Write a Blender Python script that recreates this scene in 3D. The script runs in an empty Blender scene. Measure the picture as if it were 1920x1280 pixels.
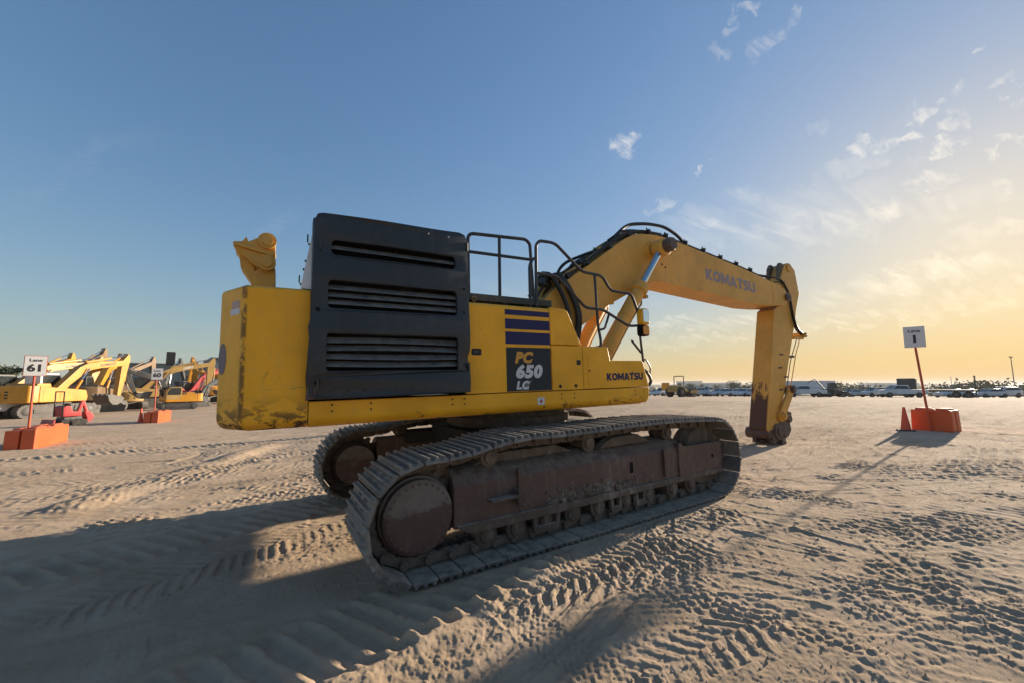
import bpy, bmesh, math, random
import numpy as np
from mathutils import Vector, Matrix
R = math.radians
random.seed(7)
scene = bpy.context.scene
C = scene.collection
# ------------------------------------------------------------------ camera
CAM = (-3.482, -5.789, 1.756)
YAW, PITCH, ROLL, FPX = R(58.174), R(6.113), R(0.184), 743.5
fw = Vector((math.cos(YAW)*math.cos(PITCH), math.sin(YAW)*math.cos(PITCH), math.sin(PITCH)))
rt = Vector((math.sin(YAW), -math.cos(YAW), 0)); up = rt.cross(fw)
rt2 = rt*math.cos(ROLL) - up*math.sin(ROLL); up2 = rt*math.sin(ROLL) + up*math.cos(ROLL)
cam = bpy.data.objects.new('camera', bpy.data.cameras.new('camera')); C.objects.link(cam)
cam.data.sensor_width = 36; cam.data.lens = FPX/1920*36; cam.data.clip_end = 40000; cam.data.clip_start = .05
cm = Matrix((rt2, up2, -fw)).transposed().to_4x4(); cm.translation = CAM
cam.matrix_world = cm
scene.camera = cam
# ------------------------------------------------------------------ exposure
vs = scene.view_settings
vs.view_transform = 'Standard'; vs.look = 'None'; vs.gamma = 1; vs.use_curve_mapping = False
vs.exposure = 1.14
# ------------------------------------------------------------------ sun + sky
SUN_AZ, SUN_EL = R(5.6), R(11.6)
sd = Vector((math.cos(SUN_AZ)*math.cos(SUN_EL), math.sin(SUN_AZ)*math.cos(SUN_EL), math.sin(SUN_EL)))
sun = bpy.data.objects.new('sun', bpy.data.lights.new('sun', 'SUN')); C.objects.link(sun)
sun.data.energy = 4.6; sun.data.angle = R(0.8); sun.data.color = (1, .85, .66)
sun.rotation_euler = sd.to_track_quat('Z', 'Y').to_euler()
world = bpy.data.worlds.new('World'); scene.world = world; world.use_nodes = True

class NT:
    """tiny node-tree helper"""
    def __init__(s, nt): s.nt = nt
    def n(s, t, **kw):
        o = s.nt.nodes.new(t)
        for k, v in kw.items(): setattr(o, k, v)
        return o
    def l(s, a, b): s.nt.links.new(a, b)
    def put(s, sock, v):
        if v is None: return
        if hasattr(v, 'is_linked') or isinstance(v, bpy.types.NodeSocket): s.l(v, sock)
        else: sock.default_value = v
    def m(s, op, a, b=None, c=None, clamp=False):
        o = s.n('ShaderNodeMath', operation=op, use_clamp=clamp)
        s.put(o.inputs[0], a); s.put(o.inputs[1], b); s.put(o.inputs[2], c)
        return o.outputs[0]
    def v(s, op, a, b=None, scale=None):
        o = s.n('ShaderNodeVectorMath', operation=op)
        s.put(o.inputs[0], a); s.put(o.inputs[1], b)
        if scale is not None: s.put(o.inputs['Scale'], scale)
        return o.outputs['Value'] if op in ('DOT_PRODUCT', 'LENGTH') else o.outputs[0]
    def rng(s, x, a, b, c=0., d=1., smooth=True):
        o = s.n('ShaderNodeMapRange', interpolation_type='SMOOTHSTEP' if smooth else 'LINEAR')
        s.put(o.inputs[0], x); s.put(o.inputs[1], a); s.put(o.inputs[2], b); s.put(o.inputs[3], c); s.put(o.inputs[4], d)
        return o.outputs[0]
    def mix(s, f, a, b, bt='MIX'):
        o = s.n('ShaderNodeMix', data_type='RGBA', blend_type=bt)
        s.put(o.inputs[0], f)
        for k, q in ((6, a), (7, b)):
            if isinstance(q, tuple) and len(q) == 3: q = (*q, 1)
            s.put(o.inputs[k], q)
        return o.outputs[2]
    def noise(s, vec, scale, detail=4, rough=.55, dist=0., lac=2.):
        o = s.n('ShaderNodeTexNoise')
        if vec is not None: s.l(vec, o.inputs['Vector'])
        o.inputs['Scale'].default_value = scale; o.inputs['Detail'].default_value = detail
        o.inputs['Roughness'].default_value = rough; o.inputs['Distortion'].default_value = dist
        o.inputs['Lacunarity'].default_value = lac
        return o.outputs['Fac']
    def mapping(s, vec, loc=(0,0,0), rot=(0,0,0), sc=(1,1,1)):
        o = s.n('ShaderNodeMapping'); s.l(vec, o.inputs[0])
        o.inputs['Location'].default_value = loc; o.inputs['Rotation'].default_value = rot; o.inputs['Scale'].default_value = sc
        return o.outputs[0]

def pix_dir(u, v):
    du, dv = (u-960)/FPX, (640-v)/FPX
    return (fw + rt2*du + up2*dv).normalized()

def make_sky():
    t = NT(world.node_tree); t.nt.nodes.clear()
    out = t.n('ShaderNodeOutputWorld'); bg = t.n('ShaderNodeBackground'); t.l(bg.outputs[0], out.inputs[0])
    sky = t.n('ShaderNodeTexSky', sky_type='NISHITA')
    sky.sun_disc = False; sky.sun_elevation = SUN_EL
    sky.sun_rotation = math.pi/2 - SUN_AZ
    sky.altitude = 0; sky.air_density = 1.0; sky.dust_density = .55; sky.ozone_density = 2.2
    bg.inputs[1].default_value = SKY_STRENGTH
    tc = t.n('ShaderNodeTexCoord').outputs['Generated']
    d = t.v('NORMALIZE', tc)
    sep = t.n('ShaderNodeSeparateXYZ'); t.l(d, sep.inputs[0])
    z = t.m('MAXIMUM', sep.outputs[2], 0.0)
    zz = t.m('ADD', z, .10)
    cx = t.m('DIVIDE', sep.outputs[0], zz); cy = t.m('DIVIDE', sep.outputs[1], zz)
    cmb = t.n('ShaderNodeCombineXYZ'); t.l(cx, cmb.inputs[0]); t.l(cy, cmb.inputs[1]); P = cmb.outputs[0]
    # high thin streaks, drawn out along one wind direction
    w1 = t.mapping(P, rot=(0, 0, R(-38)), sc=(.55, 2.0, 1))
    n1 = t.noise(w1, 1.9, 7, .62, .7)
    broad = t.noise(P, .42, 3, .5)
    sdot = t.v('DOT_PRODUCT', d, tuple(sd))
    side = t.rng(sdot, .15, .9)
    streak = t.m('MULTIPLY', t.m('MULTIPLY', t.rng(n1, .50, .82), t.rng(broad, .42, .66)), t.rng(z, .02, .10))
    streak = t.m('MULTIPLY', streak, t.m('ADD', t.m('MULTIPLY', side, .85), .12))
    # small torn puffs
    w2 = t.mapping(P, rot=(0, 0, R(-38)), sc=(.8, 1.5, 1))
    n2 = t.noise(w2, 3.4, 6, .6, .5)
    total = t.m('MULTIPLY', streak, .22)
    wob = t.n('ShaderNodeTexNoise'); t.l(d, wob.inputs['Vector']); wob.inputs['Scale'].default_value = 26; wob.inputs['Detail'].default_value = 5
    wob.inputs['Roughness'].default_value = .62
    wd = t.v('ADD', d, t.v('SCALE', t.v('SUBTRACT', wob.outputs['Color'], (.5, .5, .5)), scale=.10))
    nf = t.noise(t.mapping(P, rot=(0, 0, R(-33)), sc=(1.5, 8, 1)), 4.2, 7, .68, .6)
    nf2 = t.noise(t.mapping(P, rot=(0, 0, R(-33)), sc=(.7, 3.6, 1)), 3.0, 6, .62, .6)
    for (u, v, w, h, a, s) in CLOUDS:
        c = pix_dir(u, v)
        ex = (pix_dir(u+math.cos(R(a))*20, v-math.sin(R(a))*20) - c).normalized()
        ey = c.cross(ex).normalized()
        wx = (pix_dir(u+math.cos(R(a))*w, v-math.sin(R(a))*w) - c).length
        hy = (pix_dir(u+math.sin(R(a))*h, v+math.cos(R(a))*h) - c).length
        off = t.v('SUBTRACT', wd, tuple(c))
        a1 = t.m('DIVIDE', t.v('DOT_PRODUCT', off, tuple(ex)), wx)
        b1 = t.m('DIVIDE', t.v('DOT_PRODUCT', off, tuple(ey)), hy)
        rr = t.m('ADD', t.m('MULTIPLY', a1, a1), t.m('MULTIPLY', b1, b1))
        g = t.rng(rr, 2.0, .0, 0, s*(1. if w > 70 else .95))
        g = t.m('MULTIPLY', g, t.rng(nf2, .30, .85) if w > 70 else t.rng(nf, .28, .86))
        total = t.m('ADD', total, g)
    total = t.m('MULTIPLY', t.m('MINIMUM', total, .9), .54)
    # a cloud is white lit by a warm sun: brighter towards the sun
    lum = t.rng(sdot, -.2, 1., .36, .78, False)
    warm = t.mix(t.rng(sdot, .3, .95), (4.6, 5.0, 5.6), (8.2, 7.1, 5.4))
    cl = t.v('SCALE', warm, scale=lum)
    base = sky.outputs[0]
    hs = t.n('ShaderNodeHueSaturation'); hs.inputs['Saturation'].default_value = SKY_SAT
    lumv = t.v('DOT_PRODUCT', base, (.25, .6, .15))
    t.l(t.v('SCALE', base, scale=t.m('POWER', t.m('ADD', 1., t.m('MULTIPLY', lumv, SKY_K)), -.82)), hs.inputs['Color'])
    # pale dust haze low in the sky, all the way round
    hzf = t.m('MULTIPLY', t.m('POWER', 2.718, t.m('MULTIPLY', z, -8.0)), .88)
    hcol = t.mix(t.rng(sdot, .1, .95), (1.35, 1.58, 1.66), (2.6, 1.8, .80))
    skyc = t.mix(hzf, hs.outputs[0], hcol)
    res = t.mix(total, skyc, cl)
    t.l(res, bg.inputs[0])
SKY_STRENGTH = .132; SKY_K = .44; SKY_SAT = 1.10
# u, v, half length, half height, tilt, strength   (degrees, small real clouds seen in the sky)
CLOUDS = [(1175, 268, 26, 19, 35, 1.0), (1405, 22, 20, 9, 30, .8), (1362, 46, 14, 8, 20, .4), (1435, 85, 34, 17, 40, .6), (1350, 97, 12, 16, 60, .35),
 (1480, 38, 14, 9, 30, .25), (1610, 282, 34, 10, 22, .6), (1685, 262, 38, 9, 22, .8), (1765, 275, 48, 10, 12, .9), (1730, 213, 30, 10, 15, .7),
 (1795, 230, 26, 14, 25, .6), (1865, 168, 22, 10, 20, .5), (1832, 103, 13, 6, 0, .5), (1795, 168, 16, 10, 40, .4), (1885, 273, 40, 9, 12, .6),
 (1740, 345, 50, 12, 8, .45), (1525, 245, 14, 18, 60, .25), (1640, 315, 24, 8, 20, .35), (1240, 385, 26, 9, 20, .45), (1908, 180, 14, 12, 30, .5),
 (1312, 322, 7, 4, 0, .7), (1880, 350, 30, 7, 8, .4), (85, 350, 40, 12, 12, .26), (40, 380, 40, 14, 15, .16), (150, 302, 60, 16, 25, .18), (225, 268, 80, 18, 8, .14),
 (515, 425, 34, 16, 35, .25), (215, 542, 20, 7, 0, .15),
 (1420, 415, 210, 30, 14, .34), (1330, 395, 110, 24, 20, .3), (1560, 425, 180, 28, 12, .34), (1700, 395, 200, 22, 10, .25), (1640, 540, 190, 26, 16, .34), (1780, 505, 180, 22, 12, .32),
 (1330, 605, 150, 12, 4, .45), (1600, 605, 180, 12, 4, .4), (1300, 640, 120, 9, 2, .35), (1830, 560, 130, 20, 10, .35), (1560, 330, 90, 16, 25, .25), (1850, 430, 100, 16, 12, .3)]
world.cycles.sampling_method = "MANUAL"; world.cycles.sample_map_resolution = 512
make_sky()
# ------------------------------------------------------------------ object helpers
def tag(o, label=None, cat=None, group=None, kind=None):
    if label: o['label'] = label
    if cat: o['category'] = cat
    if group: o['group'] = group
    if kind: o['kind'] = kind
    return o
def empty(name, loc=(0, 0, 0), rz=0., parent=None):
    o = bpy.data.objects.new(name, None); C.objects.link(o); o.location = loc; o.rotation_euler = (0, 0, rz); o.parent = parent
    o.empty_display_size = .2
    return o
def link(name, me, parent=None):
    o = bpy.data.objects.new(name, me); C.objects.link(o); o.parent = parent
    return o

def fillet(pts, r, n=5):
    """round the corners of a polyline"""
    pts = [Vector(p) for p in pts]; out = [pts[0]]
    for i in range(1, len(pts)-1):
        a, b, c = pts[i-1], pts[i], pts[i+1]
        d1, d2 = (a-b), (c-b); q = min(r, d1.length*.45, d2.length*.45)
        s, e = b + d1.normalized()*q, b + d2.normalized()*q
        for k in range(n+1):
            t = k/n; out.append(s*(1-t)**2 + b*2*t*(1-t) + e*t*t)
    out.append(pts[-1]); return out

class B:
    def __init__(s): s.bm = bmesh.new()
    def poly(s, vs, fs):
        v = [s.bm.verts.new(p) for p in vs]
        for f in fs:
            try: s.bm.faces.new([v[i] for i in f])
            except ValueError: pass
        return s
    def box(s, x0, x1, y0, y1, z0, z1):
        return s.poly([(x0,y0,z0),(x1,y0,z0),(x1,y1,z0),(x0,y1,z0),(x0,y0,z1),(x1,y0,z1),(x1,y1,z1),(x0,y1,z1)],
                      [(0,3,2,1),(4,5,6,7),(0,1,5,4),(1,2,6,5),(2,3,7,6),(3,0,4,7)])
    def prism(s, pts, axis, a, b, taper=None):
        """taper: (cx, cy, k) scales the far cap about a point"""
        n = len(pts)
        def P(p, q):
            return {'y': (p[0], q, p[1]), 'x': (q, p[0], p[1]), 'z': (p[0], p[1], q)}[axis]
        far = pts if taper is None else [(taper[0]+(p[0]-taper[0])*taper[2], taper[1]+(p[1]-taper[1])*taper[2]) for p in pts]
        s.poly([P(p, a) for p in pts] + [P(p, b) for p in far],
               [tuple(range(n)), tuple(range(2*n-1, n-1, -1))] + [(i, i+n, (i+1) % n+n, (i+1) % n) for i in range(n)])
        return s
    def cyl(s, p0, p1, r, n=16, r1=None, caps=True):
        p0, p1 = Vector(p0), Vector(p1); r1 = r if r1 is None else r1
        ax = (p1-p0).normalized(); u = ax.orthogonal().normalized(); w = ax.cross(u)
        vs = []
        for p, rr in ((p0, r), (p1, r1)):
            for k in range(n):
                a = 2*math.pi*k/n; vs.append(p + (u*math.cos(a)+w*math.sin(a))*rr)
        fs = [(k, (k+1) % n, (k+1) % n+n, k+n) for k in range(n)]
        if caps: fs += [tuple(range(n-1, -1, -1)), tuple(range(n, 2*n))]
        return s.poly(vs, fs)
    def lathe(s, c, ax, prof, n=24):
        """prof: list of (offset along axis, radius)"""
        c, ax = Vector(c), Vector(ax).normalized(); u = ax.orthogonal().normalized(); w = ax.cross(u)
        vs = []
        for o, r in prof:
            for k in range(n):
                a = 2*math.pi*k/n; vs.append(c + ax*o + (u*math.cos(a)+w*math.sin(a))*r)
        fs = [(j*n+k, j*n+(k+1) % n, (j+1)*n+(k+1) % n, (j+1)*n+k) for j in range(len(prof)-1) for k in range(n)]
        fs += [tuple(range(n-1, -1, -1)), tuple(range((len(prof)-1)*n, len(prof)*n))]
        return s.poly(vs, fs)
    def tube(s, pts, r, n=8):
        pts = [Vector(p) for p in pts]; rings = []
        d0 = (pts[1]-pts[0]).normalized(); u = d0.orthogonal().normalized()
        vs = []
        for i, p in enumerate(pts):
            d = (pts[min(i+1, len(pts)-1)] - pts[max(i-1, 0)]).normalized()
            u = (u - d*u.dot(d)).normalized(); w = d.cross(u)
            for k in range(n):
                a = 2*math.pi*k/n; vs.append(p + (u*math.cos(a)+w*math.sin(a))*r)
        m = len(pts)
        fs = [(j*n+k, j*n+(k+1) % n, (j+1)*n+(k+1) % n, (j+1)*n+k) for j in range(m-1) for k in range(n)]
        fs += [tuple(range(n-1, -1, -1)), tuple(range((m-1)*n, m*n))]
        return s.poly(vs, fs)
    def xf(s, mat):
        bmesh.ops.transform(s.bm, matrix=mat, verts=s.bm.verts); return s
    def bevel(s, off, seg=2, ang=.6, sel=None):
        bmesh.ops.recalc_face_normals(s.bm, faces=s.bm.faces)
        es = [e for e in s.bm.edges if len(e.link_faces) == 2 and e.calc_face_angle(0) > ang and (sel is None or sel(e))]
        if es: bmesh.ops.bevel(s.bm, geom=es, offset=off, segments=seg, affect='EDGES', profile=.5, clamp_overlap=True)
        return s
    def mesh(s, name, mat, smooth=35):
        bmesh.ops.recalc_face_normals(s.bm, faces=s.bm.faces)
        me = bpy.data.meshes.new(name); s.bm.to_mesh(me); s.bm.free()
        if mat is not None: me.materials.append(mat)
        if smooth:
            me.polygons.foreach_set('use_smooth', [True]*len(me.polygons)); me.set_sharp_from_angle(angle=R(smooth))
        return me
    def obj(s, name, mat, parent=None, bev=0, seg=2, smooth=35):
        if bev: s.bevel(bev, seg)
        o = link(name, s.mesh(name, mat, smooth), parent)
        if bev and smooth:
            w = o.modifiers.new('weighted_normal', 'WEIGHTED_NORMAL'); w.keep_sharp = True; w.mode = 'FACE_AREA'
        return o

def text_mesh(name, body, size, mat, fn, shear=0., offset=0., extr=.002, sx=1., align='LEFT', space=1.):
    """built-in font turned into a mesh; fn maps (x, y, height) to the surface"""
    cu = bpy.data.curves.new(name, 'FONT'); cu.body = body; cu.size = size; cu.shear = shear; cu.offset = offset; cu.extrude = extr
    cu.align_x = align; cu.resolution_u = 3; cu.space_character = space
    o = bpy.data.objects.new(name, cu)
    me = bpy.data.meshes.new_from_object(o); bpy.data.objects.remove(o); bpy.data.curves.remove(cu)
    for v in me.vertices: v.co = fn(v.co.x*sx, v.co.y, v.co.z)
    me.name = name; me.materials.clear(); me.materials.append(mat)
    return me
def plate(name, outer, holes, thick, mat, parent, fn, bev=.004):
    """flat plate with cut-out openings: a filled 2D curve, extruded"""
    cu = bpy.data.curves.new(name, 'CURVE'); cu.dimensions = '2D'; cu.fill_mode = 'BOTH'; cu.extrude = thick/2; cu.bevel_depth = bev; cu.bevel_resolution = 1
    for loop in [outer]+holes:
        sp = cu.splines.new('POLY'); sp.points.add(len(loop)-1)
        for p, q in zip(sp.points, loop): p.co = (q[0], q[1], 0, 1)
        sp.use_cyclic_u = True
    o = bpy.data.objects.new(name, cu)
    me = bpy.data.meshes.new_from_object(o); bpy.data.objects.remove(o); bpy.data.curves.remove(cu)
    for v in me.vertices: v.co = fn(v.co.x, v.co.y, v.co.z)
    bm = bmesh.new(); bm.from_mesh(me); bmesh.ops.remove_doubles(bm, verts=bm.verts, dist=1e-5); bmesh.ops.recalc_face_normals(bm, faces=bm.faces); bm.to_mesh(me); bm.free()
    me.name = name; me.materials.clear(); me.materials.append(mat)
    me.polygons.foreach_set('use_smooth', [True]*len(me.polygons)); me.set_sharp_from_angle(angle=R(30))
    return link(name, me, parent)
def ell(cx, cy, rx, ry, n=18): return [(cx+rx*math.cos(2*math.pi*k/n), cy+ry*math.sin(2*math.pi*k/n)) for k in range(n)]
LETTERS = {  # heavy block capitals: width, outlines
 'K': (.90, [[(0, 0), (0, 1), (.28, 1), (.28, .62), (.53, 1), (.88, 1), (.53, .52), (.92, 0), (.56, 0), (.28, .40), (.28, 0)]]),
 'O': (1.02, [ell(.51, .5, .51, .51, 24), ell(.51, .5, .23, .24, 16)]),
 'M': (1.14, [[(0, 0), (0, 1), (.30, 1), (.57, .50), (.84, 1), (1.14, 1), (1.14, 0), (.87, 0), (.87, .52), (.64, .10), (.50, .10), (.27, .52), (.27, 0)]]),
 'A': (1.02, [[(0, 0), (.36, 1), (.66, 1), (1.02, 0), (.72, 0), (.66, .20), (.36, .20), (.30, 0)], [(.43, .42), (.51, .70), (.59, .42)]]),
 'T': (.86, [[(.29, 0), (.29, .74), (0, .74), (0, 1), (.86, 1), (.86, .74), (.57, .74), (.57, 0)]]),
 'S': (.80, [[(.02, 0), (.02, .26), (.42, .26), (.50, .31), (.42, .38), (.26, .40), (.07, .50), (0, .70), (.08, .90), (.28, 1), (.74, 1), (.74, .75), (.36, .75), (.29, .70), (.36, .63), (.54, .61), (.73, .51), (.80, .31), (.72, .10), (.50, 0)]]),
 'U': (.92, [[(0, 1), (0, .36), (.09, .12), (.32, 0), (.60, 0), (.83, .12), (.92, .36), (.92, 1), (.64, 1), (.64, .40), (.57, .28), (.46, .25), (.35, .28), (.28, .40), (.28, 1)]])}
def rrect(x0, x1, z0, z1, r, n=4):
    out = []
    for cx, cz, a0 in ((x1-r, z1-r, 0), (x0+r, z1-r, 90), (x0+r, z0+r, 180), (x1-r, z0+r, 270)):
        for k in range(n+1):
            a = R(a0+90*k/n); out.append((cx+r*math.cos(a), cz+r*math.sin(a)))
    return out

# ------------------------------------------------------------------ materials
def mat_base(name):
    m = bpy.data.materials.new(name); m.use_nodes = True; t = NT(m.node_tree); t.nt.nodes.clear()
    out = t.n('ShaderNodeOutputMaterial'); b = t.n('ShaderNodeBsdfPrincipled'); t.l(b.outputs[0], out.inputs[0])
    return m, t, b
def coords(t, rnd=False):
    v = t.n('ShaderNodeTexCoord').outputs['Object']
    if rnd:
        oi = t.n('ShaderNodeObjectInfo'); k = t.m('MULTIPLY', oi.outputs['Random'], 37.)
        v = t.v('ADD', v, t.v('SCALE', (1., .7, .4), scale=k))
    return v
DUST = (.36, .285, .205)
def paint(name, base, rough=.42, dust=.35, chips=0., chip_col=(.075, .035, .022), var=.16, wear=None, metal=0., bump=.15, dent=0., coat=0., rnd=False, dscale=1., dustcol=DUST, spec=.5):
    """weathered coating: tone variation, dust, streaks, chips. wear: node builder that returns an extra 0..1 bare-metal mask"""
    m, t, b = mat_base(name); v = coords(t, rnd)
    n1 = t.noise(v, 1.3*dscale, 5, .6); n2 = t.noise(v, 9*dscale, 6, .65); n3 = t.noise(v, 60*dscale, 3, .6)
    col = t.mix(t.rng(n1, .3, .7, 0, 1), tuple(c*(1-var) for c in base), tuple(min(1, c*(1+var*.6)) for c in base))
    st = t.noise(t.mapping(v, sc=(7, 7, .55)), 1.6*dscale, 5, .6)
    nrm = t.n('ShaderNodeNewGeometry').outputs['Normal']; sp = t.n('ShaderNodeSeparateXYZ'); t.l(nrm, sp.inputs[0])
    upf = t.rng(sp.outputs[2], .3, .95)
    dm = t.m('ADD', t.m('MULTIPLY', t.rng(n2, .42, .8), t.rng(n1, .35, .7)), t.m('MULTIPLY', t.rng(st, .52, .8), .45))
    dm = t.m('ADD', dm, t.m('MULTIPLY', upf, t.rng(n2, .25, .6)))
    dm = t.m('MINIMUM', t.m('MULTIPLY', dm, dust), .95)
    col = t.mix(dm, col, dustcol)
    r = t.m('ADD', t.m('MULTIPLY', dm, .4), t.m('ADD', t.m('MULTIPLY', n3, .1), rough-.05))
    ch = None
    if chips:
        big = t.rng(n1, .62-.22*chips, .80-.2*chips)
        ch = t.m('MULTIPLY', t.rng(t.noise(v, 17*dscale, 7, .68, .4), .60, .66), big)
    if wear:
        w = wear(t, v, n1, n2); ch = w if ch is None else t.m('MAXIMUM', ch, w)
    if ch is not None:
        cc = t.mix(n2, tuple(c*.6 for c in chip_col), tuple(c*1.7 for c in chip_col))
        col = t.mix(ch, col, cc); r = t.m('ADD', r, t.m('MULTIPLY', ch, .25))
    t.l(col, b.inputs['Base Color']); t.l(t.m('MINIMUM', r, .95), b.inputs['Roughness']); b.inputs['Metallic'].default_value = metal
    b.inputs['Specular IOR Level'].default_value = spec
    if coat: b.inputs['Coat Weight'].default_value = coat; b.inputs['Coat Roughness'].default_value = .15
    bp = t.n('ShaderNodeBump'); bp.inputs['Strength'].default_value = bump; bp.inputs['Distance'].default_value = .01
    h = t.m('ADD', t.m('MULTIPLY', n3, .15), t.m('MULTIPLY', n2, .3))
    if dent: h = t.m('ADD', h, t.m('MULTIPLY', t.noise(v, 2.6, 2, .4), dent))
    t.l(h, bp.inputs['Height']); t.l(bp.outputs[0], b.inputs['Normal'])
    return m
def plain(name, col, rough=.5, metal=0., spec=.5):
    m, t, b = mat_base(name); v = coords(t)
    n = t.noise(v, 14, 4, .6)
    t.l(t.mix(n, tuple(c*.85 for c in col), tuple(min(1, c*1.12) for c in col)), b.inputs['Base Color'])
    t.l(t.rng(n, .2, .8, max(.02, rough-.06), min(1, rough+.08)), b.inputs['Roughness']); b.inputs['Metallic'].default_value = metal
    b.inputs['Specular IOR Level'].default_value = spec
    return m
def zmask(t, v, axis, a, b):
    sp = t.n('ShaderNodeSeparateXYZ'); t.l(v, sp.inputs[0]); return t.rng(sp.outputs[axis], a, b)

YEL = (.92, .43, .018)
def cw_wear(t, v, n1, n2):
    low = zmask(t, v, 2, 1.80, 1.44); edge = t.rng(t.noise(t.mapping(v, sc=(1, 1, 2.2)), 5, 7, .72, .6), .46, .55)
    a = t.m('MULTIPLY', low, edge)
    # thin scrapes running along the side
    sc = t.rng(t.noise(t.mapping(v, rot=(0, R(24), 0), sc=(1.2, 1, 16)), 2.2, 5, .7, .3), .665, .70)
    b = t.m('MULTIPLY', sc, zmask(t, v, 2, 2.3, 1.5))
    c = t.m('MULTIPLY', t.m('MULTIPLY', zmask(t, v, 0, -3.545, -3.565), zmask(t, v, 0, -3.61, -3.585)), t.rng(t.noise(v, 7, 6, .7), .42, .52))
    return t.m('MAXIMUM', a, t.m('MAXIMUM', b, t.m('MULTIPLY', c, .8)))
def rail_wear(t, v, n1, n2):
    low = zmask(t, v, 2, 1.60, 1.42)
    return t.m('MULTIPLY', low, t.rng(t.noise(t.mapping(v, sc=(.5, 1, 1)), 4, 6, .7, .5), .58, .64))
def arm_wear(t, v, n1, n2):
    low = zmask(t, v, 2, 2.4, .35)
    k = t.m('ADD', t.m('MULTIPLY', low, .40), t.m('ADD', t.m('MULTIPLY', t.noise(t.mapping(v, sc=(1, 2.2, .30)), 6, 8, .72), .6), t.m('MULTIPLY', t.noise(v, 2.2, 4, .6), .4)))
    inner = zmask(t, v, 1, -.318, -.29)   # the face towards the tracks, scraped by spoil
    chip = t.rng(t.noise(t.mapping(v, sc=(1, 1, .5)), 11, 8, .75), .62, .66)
    up_ch = t.m('MULTIPLY', chip, t.m('MULTIPLY', t.rng(t.noise(v, 2.5, 3, .5), .45, .6), inner))
    return t.m('MAXIMUM', up_ch, t.m('MULTIPLY', t.rng(k, .68, .73), t.m('ADD', t.m('MULTIPLY', inner, .92), .06)))
def drive_wear(t, v, n1, n2):
    k = t.m('ADD', t.m('MULTIPLY', zmask(t, v, 2, .42, .74), .5), t.m('MULTIPLY', t.noise(v, 6, 7, .68, .4), .8))
    return t.m('MULTIPLY', t.rng(k, .66, .80), .75)
M = {}
M['yel'] = paint('yellow_paint', YEL, .42, .17, .22, dent=.5, bump=.10, spec=.3)
M['yel_cw'] = paint('yellow_counterweight', YEL, .45, .20, .1, wear=cw_wear, dent=.9, bump=.16, spec=.3)
M['yel_rail'] = paint('yellow_side_rail', YEL, .42, .18, .3, wear=rail_wear, dent=.8, bump=.14, spec=.3)
M['yel_boom'] = paint('yellow_boom_sunfaded', (.72, .36, .045), .5, .42, .35, dent=.8, bump=.12)
M['yel_arm'] = paint('yellow_arm_scraped', (.72, .36, .045), .5, .5, .5, wear=arm_wear, dent=.8, bump=.2)
M['panel'] = paint('charcoal_panel', (.020, .024, .029), .42, .17, .38, chip_col=(.10, .085, .075), dent=2.2, bump=.2, dustcol=(.19, .175, .16))
M['slat'] = paint('charcoal_slat', (.075, .083, .09), .45, .8, 0, dustcol=(.22, .205, .185))
M['black'] = plain('black_steel', (.006, .006, .006), .75, 0, .2)
M['dark'] = plain('dark_underside', (.016, .013, .011), .75)
M['rail'] = paint('dark_grey_tube', (.028, .03, .033), .45, .35, 0)
M['hose'] = plain('black_hose', (.010, .010, .011), .5)
M['pipe'] = paint('yellow_pipe', (.42, .25, .04), .5, .6, .3)
M['deck'] = paint('olive_deck', (.05, .052, .042), .7, .5)
M['shoe'] = paint('track_steel', (.15, .143, .135), .52, .85, 0, metal=.2, bump=.5, rnd=True, dustcol=(.42, .345, .26), var=.3)
M['brown'] = paint('brown_primer', (.095, .054, .045), .55, .62, .3, chip_col=(.03, .02, .018), dustcol=(.28, .23, .185), bump=.3)
M['drive'] = paint('brown_drive_cover', (.085, .046, .040), .55, .35, .0, wear=drive_wear, chip_col=(.17, .145, .125), bump=.3)
M['mud'] = paint('brown_muddy', (.095, .068, .052), .7, .95, 0, dustcol=(.36, .30, .235), bump=.8)
M['chrome'] = plain('chrome_rod', (.62, .62, .62), .16, 1.)
M['navy'] = plain('navy_decal', (.016, .017, .085), .5, 0, .3)
M['grey_decal'] = plain('slate_decal', (.020, .027, .032), .5, 0, .3)
M['white_decal'] = plain('white_lettering', (.62, .62, .62), .5)
M['amber_decal'] = plain('amber_lettering', (.66, .32, .04), .5)
M['ghost'] = plain('faded_lettering', (.30, .245, .255), .55)
M['sheet'] = paint('white_sheen_headlight', (.78, .80, .82), .35, .1, 0)  # headlights, and the sky sheen painted along the hood edge
M['red_label'] = plain('red_label', (.42, .05, .05), .5)
M['pink_label'] = plain('sunfaded_label', (.50, .33, .27), .55)
M['old_emblem'] = plain('sunfaded_emblem', (.20, .15, .16), .6)
M['lens_amber'] = plain('amber_lens', (.75, .27, .02), .2)
M['mirror'] = plain('mirror_glass', (.75, .78, .8), .04, 1.)
M['bolt'] = plain('bolt_steel', (.03, .028, .026), .55, .4)
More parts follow.
